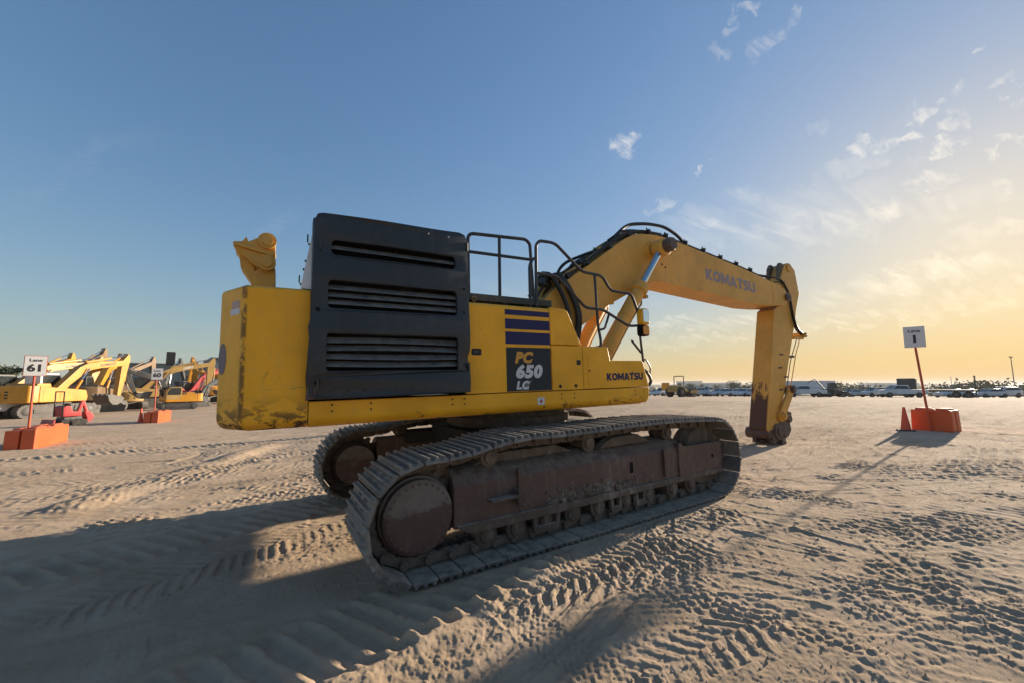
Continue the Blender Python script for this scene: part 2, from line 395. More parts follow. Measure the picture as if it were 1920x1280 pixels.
# ------------------------------------------------------------------ ground
_rs = np.random.RandomState(11); _tab = _rs.rand(256, 256).astype(np.float32)
def vn(x, y, seed=0):
    x = x + seed*17.31; y = y + seed*9.77
    xi = np.floor(x).astype(np.int64); yi = np.floor(y).astype(np.int64); fx = x-xi; fy = y-yi
    fx = fx*fx*(3-2*fx); fy = fy*fy*(3-2*fy); a = xi & 255; b = yi & 255; a1 = (a+1) & 255; b1 = (b+1) & 255
    return ((_tab[a, b]*(1-fx)+_tab[a1, b]*fx)*(1-fy) + (_tab[a, b1]*(1-fx)+_tab[a1, b1]*fx)*fy)*2-1
def fbm(x, y, sc, oct=4, g=.5, seed=0):
    o = 0*x; a = 1.; f = 1/sc
    for i in range(oct): o = o + a*vn(x*f, y*f, seed+i*3.7); a *= g; f *= 2.03
    return o
def ss(x, a, b):
    t = np.clip((x-a)/(b-a), 0, 1); return t*t*(3-2*t)
def base_h(x, y):
    """lie of the yard: rises gently towards the front of the machine, drops to the plain beyond its edge"""
    near = np.exp(-((x-0)/7.)**2-((y)/7.)**2)
    h = np.where(x < -2.5, -.0575*ss(x, -9, -2.5), np.where(x < 3, .023*x, .069+.0305*np.minimum(x-3, 11)+.0305*5*ss(x, 14, 26)))
    h = h + near*(-.017-.008*y)
    sp = lambda t, m: .5*(np.minimum(t, m)+np.sqrt(np.minimum(t, m)**2+4))
    q = .803*x+.596*y; right = ss(x, 0, 14)
    h = h - .0125*sp(y-3, 55)*(1-.75*right) - .022*sp(q-30, 82)*right
    drop = ss(q, 116, 165)*right
    far = np.hypot(x, y)
    return h*(1-drop) - 11*drop - 6*ss(far, 160, 900)*(1-drop)
PATHS = []
def ground_h(x, y, detail=True):
    h = base_h(x, y)
    r = np.hypot(x-CAM[0], y-CAM[1])
    fade = 1-ss(r, 90, 150)
    h = h + .022*fbm(x, y, 6.5, 3, .5, 1)*fade
    if not detail: return h
    rough = fbm(x, y, 3.3, 2, .5, 5)
    # broken crust
    k1 = fbm(x, y, .42, 5, .5, 9); k2 = fbm(x, y, .055, 3, .6, 14)
    lum = ss(rough, -.25, .65)
    tot = np.zeros_like(x); calm = np.ones_like(x)
    for (px, py, hd, t0, t1, k, w, style, depth, per) in PATHS:
        c, s = math.cos(R(hd)), math.sin(R(hd)); dx = x-px; dy = y-py
        t = dx*c+dy*s; d = -dx*s+dy*c - .5*k*t*t
        m = (np.abs(d) < w*1.1) & (t > t0-.4) & (t < t1+.4)
        if not m.any(): continue
        t = t[m]; d = d[m]; xx = x[m]; yy = y[m]
        a = np.abs(d + .05*vn(xx*2.1, yy*2.1, 21))/(w/2)
        d = d + .022*vn(xx*3.1, yy*3.1, 22) + .010*vn(xx*11, yy*11, 23); t = t + .045*vn(xx*2.3, yy*2.3, 24) + .014*vn(xx*9, yy*9, 25)
        e = 1-ss(a, .86, 1.06); en = ss(t, t0-.3, t0+.3)*(1-ss(t, t1-.3, t1+.3))
        brk = np.clip(.62+.8*vn(xx*1.3, yy*1.3, 31)+.5*vn(xx*5, yy*5, 33), 0, 1.2)
        ph = 6.2832
        if style == 'lug':      # two rows of slanted bars
            u = t/per + np.where(d > 0, .5, 0) + np.abs(d)*.55/per
            p = ss(np.sin(ph*u), -.10, .28)
        elif style == 'block':
            p = ss(np.sin(ph*(t/per+.5*np.floor(d/(w/4))))*np.cos(ph*d/(w/2)), -.05, .28)
        elif style == 'zig':
            p = ss(np.sin(ph*(d/(w/5)) + 1.4*np.sin(ph*t/per)), -.18, .18)
        elif style == 'grouser':
            u = t/per + d*.25/per + .10*vn(t*3, d*0+3, 8)
            u = (t-.8*(.045*vn(xx*2.3, yy*2.3, 24)))/per + d*.25/per; q = u-np.floor(u); p = ss(q, .0, .22)*(1-ss(q, .30, .62))+.10*vn(xx*28, yy*28, 77); brk = np.clip(.9+.35*vn(xx*2, yy*2, 31), .5, 1.2)
        elif style == 'rake':
            p = .5+.5*np.sin(ph*(d/per)+2*vn(t*.25, d*1.5, 4)); p = p*.6+.4*vn(d*45, t*.35, 3); en = en*1.0
        else:
            p = np.zeros_like(t)
        if style == 'flat':
            tot[m] += depth*(1-ss(a, .2, 1.05))*en*(.7+.5*vn(xx*1.1, yy*1.1, 7)); continue
        berm = np.exp(-((a-1.06)/.10)**2)
        v = (-depth*(.30 if style == 'grouser' else .55)*e + depth*p*e*brk + .45*depth*berm*np.clip(.6+.8*vn(xx*3, yy*3, 41), 0, 1.3))*en
        tot[m] += v*(.60 if style in ('lug', 'block', 'zig') else .85)
        calm[m] *= 1-.75*e*en
    # the long bank thrown up beside the right track, and its sloping flank
    yb = -2.46+.31*(x+1.18); on = (1-ss(x, -.95, -.45))*ss(x, -7.5, -4.5)
    dd = y-yb + .03*vn(x*2.4, y*0+1, 3)
    bank = np.where(dd < 0, np.exp(-(dd/.30)**2), np.exp(-(dd/.07)**2))*on
    tot = tot + .042*bank*(1+.5*vn(x*6, y*6, 91)) - .038*on*ss(dd, 0, .12)*(1-ss(dd, 1.5, 2.3)); calm *= 1-.8*on*ss(dd, .02, .1)*(1-ss(dd, 1.5, 2.1))
    mound = np.exp(-((x+1.15)/.34)**2-((y+2.66)/.17)**2); tot = tot+.035*mound*(1+.4*vn(x*9, y*9, 92))
    near = 1-ss(r, 16, 40)
    h = h + tot*(1-ss(r, 40, 75)) + (.007*k1*lum*fade + .0036*k2*(.45+.9*lum)*near)*calm + .0014*k2*near
    k3 = fbm(x, y, .022, 2, .6, 19); nn = 1-ss(r, 5, 10)
    h = h + .0020*k3*nn
    # streaky combing left by many passes, and the flat bed under the crawler tracks
    h = h + .0050*vn(x*.55+y*.9, (y*.8-x*.5)*6.5, 61)*near*calm + .014*vn(x*.35+y*.1, (y-x*.18)*2.3, 65)*near*calm*ss(y, 1.5, 4) + .0035*vn(x*.9+y*.4, (y-x*.25)*15, 63)*near*calm
    bed = np.maximum(1-ss(np.abs(y+1.775), .46, .62), 1-ss(np.abs(y-1.425), .46, .62))*ss(x, -2.75, -2.3)*(1-ss(x, 2.6, 3.0))
    h = h*(1-bed) + bed*(base_h(x, y)-.018+.004*k2)
    # loose clods
    cl = vn(x*14, y*14, 51); h = h + .010*np.clip(cl-.66, 0, 1)*near*calm*2
    return h
# x, y, heading, from, to, curvature, width, style, depth, period
PATHS += [
 (-2.15, -2.36, 13, -4.6, 1.25, .0, .96, 'grouser', .066, .205),     # prints of the right track
 (-2.3, -1.30, 9, -6, .6, .0, 1.15, 'rake', .014, .055),
 (-2.35, 1.25, 22, -6.5, .2, -.01, .86, 'grouser', .048, .21),
 (-3.1, .35, 12, -5, .9, .02, .55, 'rake', .008, .05),
 (-2.55, .55, 75, -.5, .9, .0, .5, 'lug', .026, .16),
 (-4.6, 5.7, -114, -3.6, 3.3, .0, .9, 'flat', .085, 1.),
 (1.62, -3.2, -88, -.9, 3.2, .0, .52, 'lug', .026, .15), (2.2, -3.0, -84, -1.4, 3.4, .03, .5, 'lug', .018, .15),
 (-.78, -2.6, -72, -.4, 4.2, .10, .42, 'block', .015, .11), (-.30, -2.5, -74, -.4, 4.4, .09, .42, 'block', .014, .11),
 (.10, -2.2, -72, 0, 4, .05, .30, 'zig', .013, .08), (.45, -2.3, -70, 0, 4, .05, .36, 'lug', .018, .12), (.95, -2.4, -76, 0, 4, .03, .3, 'zig', .014, .07),
 (-1.70, -3.0, -82, -.35, 1.3, .1, .36, 'zig', .017, .075), (-1.2, -4.0, 2, -.9, 2.8, -.25, .45, 'lug', .016, .13), (-1.3, -4.45, 10, -.9, 3, -.2, .5, 'rake', .016, .09),
 (-.9, -3.5, -24, -.6, 1.6, -.3, .4, 'rake', .014, .08), (.35, -3.7, -58, -1.6, 4, .05, .45, 'block', .012, .12), (1.1, -4.3, -30, -1.6, 3, -.06, .45, 'lug', .013, .15),
 (2.9, -4.2, -50, -2, 4, .02, .5, 'block', .018, .14), (3.3, -3.0, -70, -2, 4, .0, .5, 'zig', .014, .09), (4.2, -2.6, -60, -3, 6, .01, .5, 'lug', .018, .16),
 (3.2, -1.9, -28, -1, 14, -.01, .45, 'zig', .012, .1), (5.2, -4.4, -40, -4, 8, .01, .5, 'block', .016, .16), (6, -2.6, -30, -4, 12, .0, .5, 'block', .016, .16), (7.5, -.6, -45, -3, 12, .01, .5, 'lug', .018, .17),
 (5.0, -.9, -55, -1, 8, .01, .5, 'rake', .012, .1), (9.5, -2, -60, -4, 8, .0, .6, 'zig', .014, .12), (10.5, 2, -62, -6, 10, .0, .6, 'rake', .016, .14), (7.5, 3.5, -58, -4, 12, .0, .6, 'lug', .016, .17), (12.5, 5, -60, -8, 9, .0, .6, 'rake', .02, .15),
 (-4.7, 8.3, 95, -1.4, 1.6, .55, .55, 'rake', .02, .10), (-4.9, 8.6, 110, -1.6, 1.6, .7, .5, 'lug', .024, .15), (-3.4, 4.0, 30, -1.2, 1.2, .8, .5, 'rake', .018, .09), (-3.0, 3.2, 25, -1.0, 1.2, .9, .45, 'lug', .02, .12),
 (-4.2, 3.9, 20, -8, 3, .02, .6, 'rake', .02, .12), (-5.0, 4.6, 24, -8, 4, .01, .5, 'lug', .024, .17), (-6, 3.2, 12, -6, 5, .02, .5, 'zig', .018, .1),
 (-5.5, 6.3, 18, -9, 6, -.01, .6, 'block', .024, .17), (-7, 8.8, 12, -8, 9, .01, .6, 'lug', .026, .18), (-9, 9.6, 8, -6, 8, .0, .6, 'grouser', .03, .2), (-4, 10.6, 14, -9, 9, -.01, .5, 'block', .02, .17),
 (-6, 12.5, 10, -9, 14, .0, .5, 'lug', .024, .18), (-3, 6.4, 40, -4, 6, .03, .5, 'zig', .02, .1), (-4.2, 5.2, 60, -3, 5, .05, .5, 'block', .022, .15), (-5.9, 5.8, 5, -3, 3, .0, .5, 'rake', .018, .1)]
_pr = random.Random(5)
for _ in range(110):
    ang = _pr.uniform(-8, 118); rr = _pr.uniform(7, 34)
    PATHS.append((CAM[0]+rr*math.cos(R(ang)), CAM[1]+rr*math.sin(R(ang)), _pr.gauss(8, 24), -_pr.uniform(4, 14), _pr.uniform(4, 14), _pr.uniform(-.03, .03),
                  _pr.choice((.4, .55, .7, 1.2)), _pr.choice(('lug', 'block', 'zig', 'rake', 'rake', 'rake')), _pr.uniform(.010, .026), _pr.uniform(.12, .22)))
def hz(x, y): return float(ground_h(np.array([float(x)]), np.array([float(y)]), False)[0])

def ground_mat():
    m, t, b = mat_base('dry_dirt'); v = t.n('ShaderNodeTexCoord').outputs['Object']
    n1 = t.noise(v, .22, 5, .6); n2 = t.noise(v, 1.7, 6, .65); n3 = t.noise(v, 14, 5, .65); n4 = t.noise(v, 160, 3, .7)
    st = t.noise(t.mapping(v, rot=(0, 0, R(-12)), sc=(.12, 1.3, 1)), 1.2, 5, .6)
    c = t.mix(t.rng(n2, .3, .7), (.45, .325, .215), (.57, .425, .30))
    c = t.mix(t.rng(n1, .45, .75, 0, .5), c, (.62, .475, .34))
    c = t.mix(t.rng(st, .50, .72, 0, .75), c, (.34, .24, .155))
    c = t.mix(t.rng(n3, .5, .8, 0, .4), c, (.42, .30, .20))
    c = t.mix(t.rng(n4, .35, .75, .0, .30), c, (.62, .485, .35))
    # old oil stains
    oil = t.m('MULTIPLY', t.rng(t.noise(t.mapping(v, sc=(.25, .9, 1)), .30, 5, .6, .5), .66, .74), .5)
    c = t.mix(oil, c, (.06, .048, .038))
    sx = t.n('ShaderNodeSeparateXYZ'); t.l(v, sx.inputs[0])
    q = t.m('ADD', t.m('MULTIPLY', sx.outputs[0], .803), t.m('MULTIPLY', sx.outputs[1], .596))
    grass = t.mix(t.rng(t.noise(v, .012, 5, .6), .35, .65), (.11, .105, .045), (.26, .21, .12))
    c = t.mix(t.rng(q, 128, 150), c, grass)
    t.l(c, b.inputs['Base Color']); b.inputs['Roughness'].default_value = .95; b.inputs['Specular IOR Level'].default_value = .12
    n5 = t.noise(v, 420, 2, .7)
    bp = t.n('ShaderNodeBump'); bp.inputs['Strength'].default_value = .9; bp.inputs['Distance'].default_value = .012
    t.l(t.m('ADD', t.m('ADD', n4, t.m('MULTIPLY', n5, .5)), t.m('MULTIPLY', n3, 1.2)), bp.inputs['Height']); t.l(bp.outputs[0], b.inputs['Normal'])
    return m
def make_ground(na=1000, nr=1000):
    a0, a1 = R(58.2-68), R(58.2+68)
    az = np.concatenate([np.linspace(a0, a1, na), np.linspace(a1, a0+2*math.pi, 60)[1:-1]])
    rad = np.concatenate([np.geomspace(1.3, 60, nr), np.geomspace(60, 9000, 70)[1:]])
    A, RR = np.meshgrid(az, rad)
    X = CAM[0]+RR*np.cos(A); Y = CAM[1]+RR*np.sin(A)
    Z = np.empty_like(X); N = X.shape[0]
    for i in range(0, N, 200): Z[i:i+200] = ground_h(X[i:i+200].ravel(), Y[i:i+200].ravel()).reshape(X[i:i+200].shape)
    n = len(az); nr_ = len(rad)
    co = np.stack([X, Y, Z], -1).reshape(-1, 3)
    co = np.vstack([co, [[CAM[0], CAM[1], hz(CAM[0], CAM[1])]]])
    j = np.arange(n); j1 = (j+1) % n
    q = (np.arange(nr_-1)[:, None]*n)
    quads = np.stack([q+j, q+n+j, q+n+j1, q+j1], -1).reshape(-1, 4)
    quads = quads[:, ::-1] if False else quads
    tri = np.stack([np.full(n, len(co)-1), j, j1], -1)
    me = bpy.data.meshes.new('ground')
    me.vertices.add(len(co)); me.vertices.foreach_set('co', co.ravel().astype(np.float32))
    nl = quads.size+tri.size; me.loops.add(nl); me.loops.foreach_set('vertex_index', np.concatenate([quads.ravel(), tri.ravel()]).astype(np.int32))
    me.polygons.add(len(quads)+len(tri))
    ls = np.concatenate([np.arange(len(quads))*4, quads.size+np.arange(len(tri))*3]).astype(np.int32)
    me.polygons.foreach_set('loop_start', ls)
    me.polygons.foreach_set('use_smooth', np.ones(len(ls), dtype=bool))
    me.update(calc_edges=True); me.validate()
    me.materials.append(ground_mat())
    return tag(link('ground', me), kind='structure')
make_ground(*((1000,1000)))

def gravel():
    rs = np.random.RandomState(4); n = 9000
    a = R(58.2)+(rs.rand(n)-.5)*R(124); r = 2.0*np.exp(rs.rand(n)**.9*2.1); x = CAM[0]+r*np.cos(a); y = CAM[1]+r*np.sin(a)
    keep = vn(x*.8, y*.8, 71)+.6*rs.rand(n) > .15; x, y = x[keep], y[keep]; n = len(x)
    z = ground_h(x, y); s = .0035+.011*rs.rand(n)**4
    base = np.array([(0, 0, 1), (.9, .1, .1), (.2, .95, -.1), (-.8, .5, .15), (-.6, -.75, 0), (.4, -.9, .1), (0, 0, -.6)])
    fs = [(0, 1, 2), (0, 2, 3), (0, 3, 4), (0, 4, 5), (0, 5, 1), (6, 2, 1), (6, 3, 2), (6, 4, 3), (6, 5, 4), (6, 1, 5)]
    th = rs.rand(n)*6.283; c, sn = np.cos(th)[:, None], np.sin(th)[:, None]
    b = base[None]*(.7+.6*rs.rand(n, 7, 1)); bx_ = b[..., 0]*c-b[..., 1]*sn; by_ = b[..., 0]*sn+b[..., 1]*c
    co = np.stack([x[:, None]+bx_*s[:, None], y[:, None]+by_*s[:, None], z[:, None]+(b[..., 2]*.7+.25)*s[:, None]], -1).reshape(-1, 3)
    F = (np.array(fs)[None]+np.arange(n)[:, None, None]*7).reshape(-1, 3)
    me = bpy.data.meshes.new('gravel'); me.from_pydata(co.tolist(), [], F.tolist()); me.materials.append(paint('pebble', (.40, .31, .23), .9, .3, 0, dscale=6)); return tag(link('gravel', me), 'loose grit and small pebbles strewn over the dirt', 'gravel', kind='stuff')
gravel()
# ------------------------------------------------------------------ the big excavator
# track frame: x forward, y left, origin under the swing centre. The machine stands slightly nose-up.
TILT = Matrix.Rotation(R(-.458), 4, 'X') @ Matrix.Rotation(R(-1.32), 4, 'Y')
EXC = empty('excavator', (0, 0, -.017)); EXC.rotation_euler = TILT.to_euler()
tag(EXC, 'large worn yellow tracked excavator with charcoal side panel and no bucket', 'excavator')
HS = Matrix.Rotation(R(-1.732), 4, 'Z')          # the upper body is swung a little against the tracks
def hp(o):                                       # part of the upper body
    o.matrix_local = HS; return o
def part(b, name, mat, bev=0, seg=2, parent=None, smooth=35):
    o = b.obj(name, mat, parent or EXC, bev, seg, smooth)
    if parent is None: hp(o)
    return o
YS = -1.565
# ---- undercarriage -------------------------------------------------
def track_loop():
    pts = []
    def arc(cx, cz, r, a0, a1, n, rz=None):
        for k in range(n+1):
            a = R(a0+(a1-a0)*k/n); pts.append((cx+r*math.cos(a), cz+(rz or r)*math.sin(a)))
    arc(-2.15, .555, .515, 255, 95, 12)
    pts.extend([(-1.78, 1.075), (-1.35, 1.155), (-1.0, 1.185), (-.5, 1.17), (.1, 1.175), (.8, 1.185), (1.4, 1.18), (1.75, 1.165)])
    arc(2.50, .575, .555, 78, -88, 12)
    pts.append((0, .025))
    return [Vector((p[0], 0, p[1])) for p in pts]
def resample(pts, n):
    P = pts+[pts[0]]; L = [0]
    for a, b in zip(P, P[1:]): L.append(L[-1]+(b-a).length)
    tot = L[-1]; out = []
    for k in range(n):
        s = tot*k/n; i = max(j for j in range(len(L)-1) if L[j] <= s+1e-9)
        out.append(P[i].lerp(P[i+1], (s-L[i])/(L[i+1]-L[i])))
    return out, tot
N_SHOE = 52
_loop = track_loop(); _, _tot = resample(_loop, 4); PITCH_T = _tot/N_SHOE
def shoe_mesh():
    b = B(); hw = .425; L = PITCH_T*.955
    # plate in local x (travel), y (width), outer face towards -z
    prof = [(-L/2, .004), (-L/2, -.022)]
    for gx in (-.36, 0., .36):
        g = gx*L; prof += [(g-.020, -.024), (g-.011, -.064 if gx < .2 else -.056), (g+.011, -.064 if gx < .2 else -.056), (g+.020, -.024)]
    prof += [(L/2, -.022), (L/2, 0), (L/2-.03, .004)]
    # ends of the bars are cut back
    b.prism(prof, 'y', -hw, hw)
    for vtx in b.bm.verts:
        if vtx.co.z < -.05: vtx.co.y *= .965
    for sx in (-.18, .18):
        for sy in (-.16, -.10, .10, .16):
            b.cyl((sx*L, sy, -.02), (sx*L, sy, -.036), .016, 6)
    b.bevel(.004, 1, .8)
    return b.mesh('shoe', M['shoe'], 30)
def link_mesh():
    b = B(); L = PITCH_T
    for sy in (-1, 1):
        b.prism([(-L*.55, .02), (L*.45, .02), (L*.52, .07), (L*.45, .12), (L*.1, .115), (0, .095), (-L*.1, .115), (-L*.5, .12), (-L*.58, .07)], 'y', sy*.10-.03, sy*.10+.03)
        b.cyl((L*.5, sy*.13, .065), (L*.5, sy*.175, .065), .042, 10)
    b.cyl((L*.5, -.14, .065), (L*.5, .14, .065), .03, 8)
    return b.mesh('chain_link', M['mud'], 35)
SHOE, LINK = shoe_mesh(), link_mesh()
def make_track(yc, side, lab):
    """side -1: outer side faces the camera"""
    o = -1 if side < 0 else 1
    fr = B()
    # frame box with sloping top
    pr = [(o*-.225*-1, 0)]
    yo, yi = yc+o*.225, yc-o*.20
    fr.prism([(yo, .36), (yo, .775), (yc+o*.14, .87), (yc+o*.0, .93), (yi, .93), (yi, .36)], 'x', -1.80, 1.86)
    fb = fr.obj('track_frame', M['brown'], EXC, .018, 2)
    fb['label'] = lab+' track frame of brown primed steel'
    fy = B().prism([(1.80, .30), (1.80, .79), (2.80, .775), (2.84, .70), (2.84, .34), (2.80, .30)], 'y', yc+o*.205, yc+o*.245)
    fy.box(1.74, 1.84, yc+o*.14, yc+o*.255, .36, .84)
    fy.obj('idler_guard', M['brown'], fb, .012)
    lip = B().prism([(-1.62, .30), (-1.75, .36), (-1.78, .40), (2.84, .36), (2.84, .30)], 'y', yc+o*.20, yc+o*.262)
    lip.obj('bottom_flange', M['mud'], fb, .008)
    # bosses, plates and the mounting step on the outer face
    d = B().box(-1.05, -1.0, yo-.02*o if o > 0 else yo-.03, yo+.03 if o > 0 else yo+.02, .45, .86)
    d.obj('stiffener', M['brown'], fb, .006); d = B().box(1.40, 1.46, min(yo, yo+o*.04), max(yo, yo+o*.04), .42, .80)
    d.obj('stiffener', M['brown'], fb, .006); d = B().box(1.0, 1.10, min(yo, yo+o*.015), max(yo, yo+o*.015), .40, .46)
    d.obj('stiffener', M['brown'], fb, .006)
    st = B(); st.box(-1.42, -1.06, min(yo, yo+o*.11), max(yo, yo+o*.11), .575, .60); st.box(-1.10, -1.075, min(yo, yo+o*.11), max(yo, yo+o*.11), .50, .66)
    st.obj('mounting_step', M['mud'], fb, .006)
    hole = B().box(.73, .79, min(yo+o*.002, yo+o*.004), max(yo+o*.002, yo+o*.004), .56, .70); hole.obj('slot_hole', M['black'], fb)
    hole = B().box(2.55, 2.60, min(yc+o*.247, yc+o*.25), max(yc+o*.247, yc+o*.25), .55, .60); hole.obj('slot_hole', M['black'], fb)
    # packed dirt on the flange
    mb = B(); rr = random.Random(3 if o < 0 else 4)
    for k in range(330):
        x = rr.gauss(-.05, .5); s = rr.choice((.008, .010, .014, .018, .026, .034))*(1 if abs(x) < .6 else .6)
        m4 = Matrix.Translation((x, yc+o*rr.uniform(.215, .25), .395+abs(rr.gauss(0, .06)))) @ Matrix.Rotation(rr.uniform(0, 6), 4, 'Y') @ Matrix.Diagonal((s*1.4, s*.7, s, 1))
        bmesh.ops.create_icosphere(mb.bm, subdivisions=1, radius=1, matrix=m4)
    q = mb.obj('caked_dirt', M['mud'], fb); q['kind'] = 'stuff'
    # top plates behind the carrier rollers, recoil housing
    tp = B(); tp.prism([(-1.5, .92), (-1.25, 1.02), (-.35, 1.02), (-.1, .92)], 'y', yc-.05, yc-.16*o+.0)
    tp.prism([(.25, .92), (.5, 1.04), (1.0, 1.04), (1.25, .92)], 'y', yc-.02, yc-.16)
    tp.obj('recoil_cover', M['mud'], fb, .01)
    # sprocket + final drive
    sp = B(); n = 21
    prof = []
    for k in range(n*4):
        a = 2*math.pi*k/(n*4); r = .455 if k % 4 in (0, 1) else .395
        prof.append((-2.15+r*math.cos(a), .56+r*math.sin(a)))
    sp.prism(prof, 'y', yc-.05, yc+.05)
    spo = sp.obj('sprocket', M['mud'], EXC, 0)
    dr = B().lathe((-2.15, yc, .55), (0, o, 0), [(-.30, .30), (-.1, .34), (.05, .37), (.12, .37), (.13, .345), (.20, .345), (.215, .325), (.222, 0.29), (.222, .02)], 40)
    drv = dr.obj('final_drive', M['drive'], EXC, 0); drv['label'] = lab+' round final drive cover with a ring of bolts'
    for k in range(28):
        a = 2*math.pi*k/28; c = (-2.15+.303*math.cos(a), yc+o*.214, .55+.303*math.sin(a))
        if k == 0:
            bm_ = B().cyl((0, 0, 0), (0, o*.014, 0), .013, 6); bme = bm_.mesh('bolt', M['drive'], 30)
        bo = link('bolt', bme, drv); bo.location = c
    # idler
    idl = B().lathe((2.50, yc, .585), (0, 1, 0), [(-.14, .40), (-.13, .44), (-.05, .44), (-.05, .49), (.05, .49), (.05, .44), (.13, .44), (.14, .40), (.15, .15), (.2, .12)], 36)
    idl.obj('idler', M['mud'], EXC, 0)
    # carrier rollers
    for x in (-1.34, .10, 1.66):
        c = B().lathe((x, yc, 1.0), (0, o, 0), [(-.14, .085), (.10, .085), (.10, .105), (.135, .105), (.14, .07), (.165, .065), (.165, .02)], 20)
        c.box(x-.06, x+.06, yc-o*.05-.06, yc-o*.05+.06, .88, .97)
        c.obj('carrier_roller', M['mud'], EXC, 0)
    # bottom rollers with brackets
    for i, x in enumerate((-1.41, -1.04, -.65, -.23, .18, .66, 1.13, 1.65, 2.08)):
        c = B().lathe((x, yc, .215), (0, o, 0), [(-.22, .07), (-.17, .07), (-.17, .125), (-.07, .105), (.07, .105), (.17, .125), (.17, .085), (.205, .075), (.21, .03)], 20)
        ro = c.obj('track_roller', M['mud'], EXC, 0)
        g = B().prism([(x-.055, .37), (x-.05, .22), (x-.03, .17), (x+.03, .17), (x+.05, .22), (x+.055, .37)], 'y', yc+o*.185, yc+o*.215)
        g.obj('roller_bracket', M['mud'], ro, .006)
    for x0, x1 in ((-.86, -.46), (.34, .56), (.80, 1.02)):
        g = B().prism([(x0, .34), (x0+.03, .12), (x1-.03, .12), (x1, .34), (x1-.05, .34), (x1-.07, .19), (x0+.07, .19), (x0+.05, .34)], 'y', yc+o*.17, yc+o*.235)
        g.obj('track_guard', M['mud'], fb, .006)
    # belt: chain with shoes
    tr = B().box(-1.9, 2.3, yc-.02, yc+.02, .09, .105); belt = tr.obj('crawler_track', M['mud'], EXC)
    belt['label'] = lab+' crawler track of dusty grey three-bar steel shoes'
    pts, _ = resample(_loop, N_SHOE)
    for k in range(N_SHOE):
        a, b = pts[k], pts[(k+1) % N_SHOE]; d = (b-a).normalized(); nrm = Vector((-d.z, 0, d.x))   # loop runs clockwise seen from -y
        cen = sum(((p-Vector((0.2, 0, .6))) for p in (a, b)), Vector())/2
        if nrm.dot(cen) < 0: nrm = -nrm
        # local z points inwards
        zax = -nrm; xax = d; yax = zax.cross(xax)
        mm = Matrix((xax, yax, zax)).transposed().to_4x4(); mm.translation = (a+b)/2 + Vector((0, yc, 0)) + nrm*0.0
        for nm, me in (('shoe', SHOE), ('chain_link', LINK)):
            s = link(nm, me, belt); s.matrix_local = mm
    return belt
make_track(-1.775, -1, 'near')
make_track(1.425, 1, 'far')
# car body between the tracks
cb = B(); cb.box(-1.05, 1.05, -1.0, .65, .84, 1.16)
for sx in (-1, 1):
    for sy in (-1, 1):
        cb.prism([(sx*.3, -.175+sy*.4), (sx*1.35, -.175+sy*1.35), (sx*.75, -.175+sy*1.35), (sx*.1, -.175+sy*.7)], 'z', .80, 1.02)
cb.obj('car_body', M['dark'], EXC, .03)
sb = B().lathe((0, -.1, 1.10), (0, 0, 1), [(0, .95), (.10, .95), (.10, 1.0), (.2, 1.0), (.2, .93), (.30, .93)], 40)
sb.obj('swing_bearing', M['mud'], EXC, 0)
tb = B(); tb.box(.55, 1.6, -1.0, .8, 1.09, 1.135); tb.obj('top_plate', M['mud'], EXC, .01)

# ---- revolving frame and skirt --------------------------------------
part(B().box(-3.02, 1.55, -1.45, 1.45, 1.44, 1.66), 'deck_frame', M['dark'])
def skirt(y, s):
    pr = [(y, 1.672), (y, 1.53)]
    for k in range(1, 7):
        a = R(90*k/6); pr.append((y+s*.11*(1-math.cos(a)), 1.53-.11*math.sin(a)))
    pr += [(y+s*.16, 1.43), (y+s*.16, 1.672)]
    b = B().prism(pr, 'x', -3.028, 1.60)
    # nose
    b2 = B()
    return b
rail = part(skirt(YS, 1), 'side_skirt', M['yel_rail'], .004, 1)
nose = part(B().prism([(1.602, 1.44), (1.66, 1.445), (1.70, 1.48), (1.735, 1.56), (1.742, 1.672), (1.602, 1.672)], 'y', YS+.002, -.72), 'skirt_nose', M['yel_rail'], .02, 3)
part(skirt(-YS, -1), 'side_skirt', M['yel_rail'], .004, 1)
for x in (-2.82, -2.45, -1.55, -1.4, .02, .24, 1.42):
    for z in (1.63, 1.57):
        o = B().cyl((x, YS+.004, z), (x, YS-.006, z), .010, 8).obj('bolt', M['bolt'], rail)
b = B().box(-.375, -.265, YS-.003, YS+.002, 1.505, 1.60); lb = part(b, 'sticker', M['white_decal'], parent=rail)
b = B().prism([(-.32, 1.585), (-.335, 1.555), (-.36, 1.55), (-.335, 1.545), (-.32, 1.515), (-.305, 1.545), (-.28, 1.55), (-.305, 1.555)], 'y', YS-.006, YS-.0035); part(b, 'sticker_star', M['red_label'], parent=lb)
part(B().box(1.742, 1.80, -1.45, -1.38, 1.60, 1.66), 'marker_lamp', M['lens_amber'], .01)

# ---- counterweight ---------------------------------------------------
half = [(-3.035, -1.565), (-3.575, -1.565), (-3.79, -1.17), (-3.85, -.6), (-3.87, 0)]
plan = half + [(x, -y) for x, y in reversed(half[:-1])]
b = B().prism(plan, 'z', 1.425, 2.775)
bmesh.ops.recalc_face_normals(b.bm, faces=b.bm.faces)
b.bevel(.11, 4, .6, lambda e: all(v.co.z < 1.43 for v in e.verts) and not all(v.co.x > -3.04 for v in e.verts))
b.bevel(.05, 3, .6, lambda e: all(v.co.z > 2.77 for v in e.verts) and not all(v.co.x > -3.04 for v in e.verts))
b.bevel(.025, 2, .35, lambda e: abs(e.verts[0].co.z-e.verts[1].co.z) > .9 and e.verts[0].co.x < -3.2)
cw = part(b, 'counterweight', M['yel_cw'], smooth=50); cw.modifiers.new('weighted_normal', 'WEIGHTED_NORMAL').keep_sharp = True
cw['label'] = 'scraped yellow counterweight with rusty lower edge'
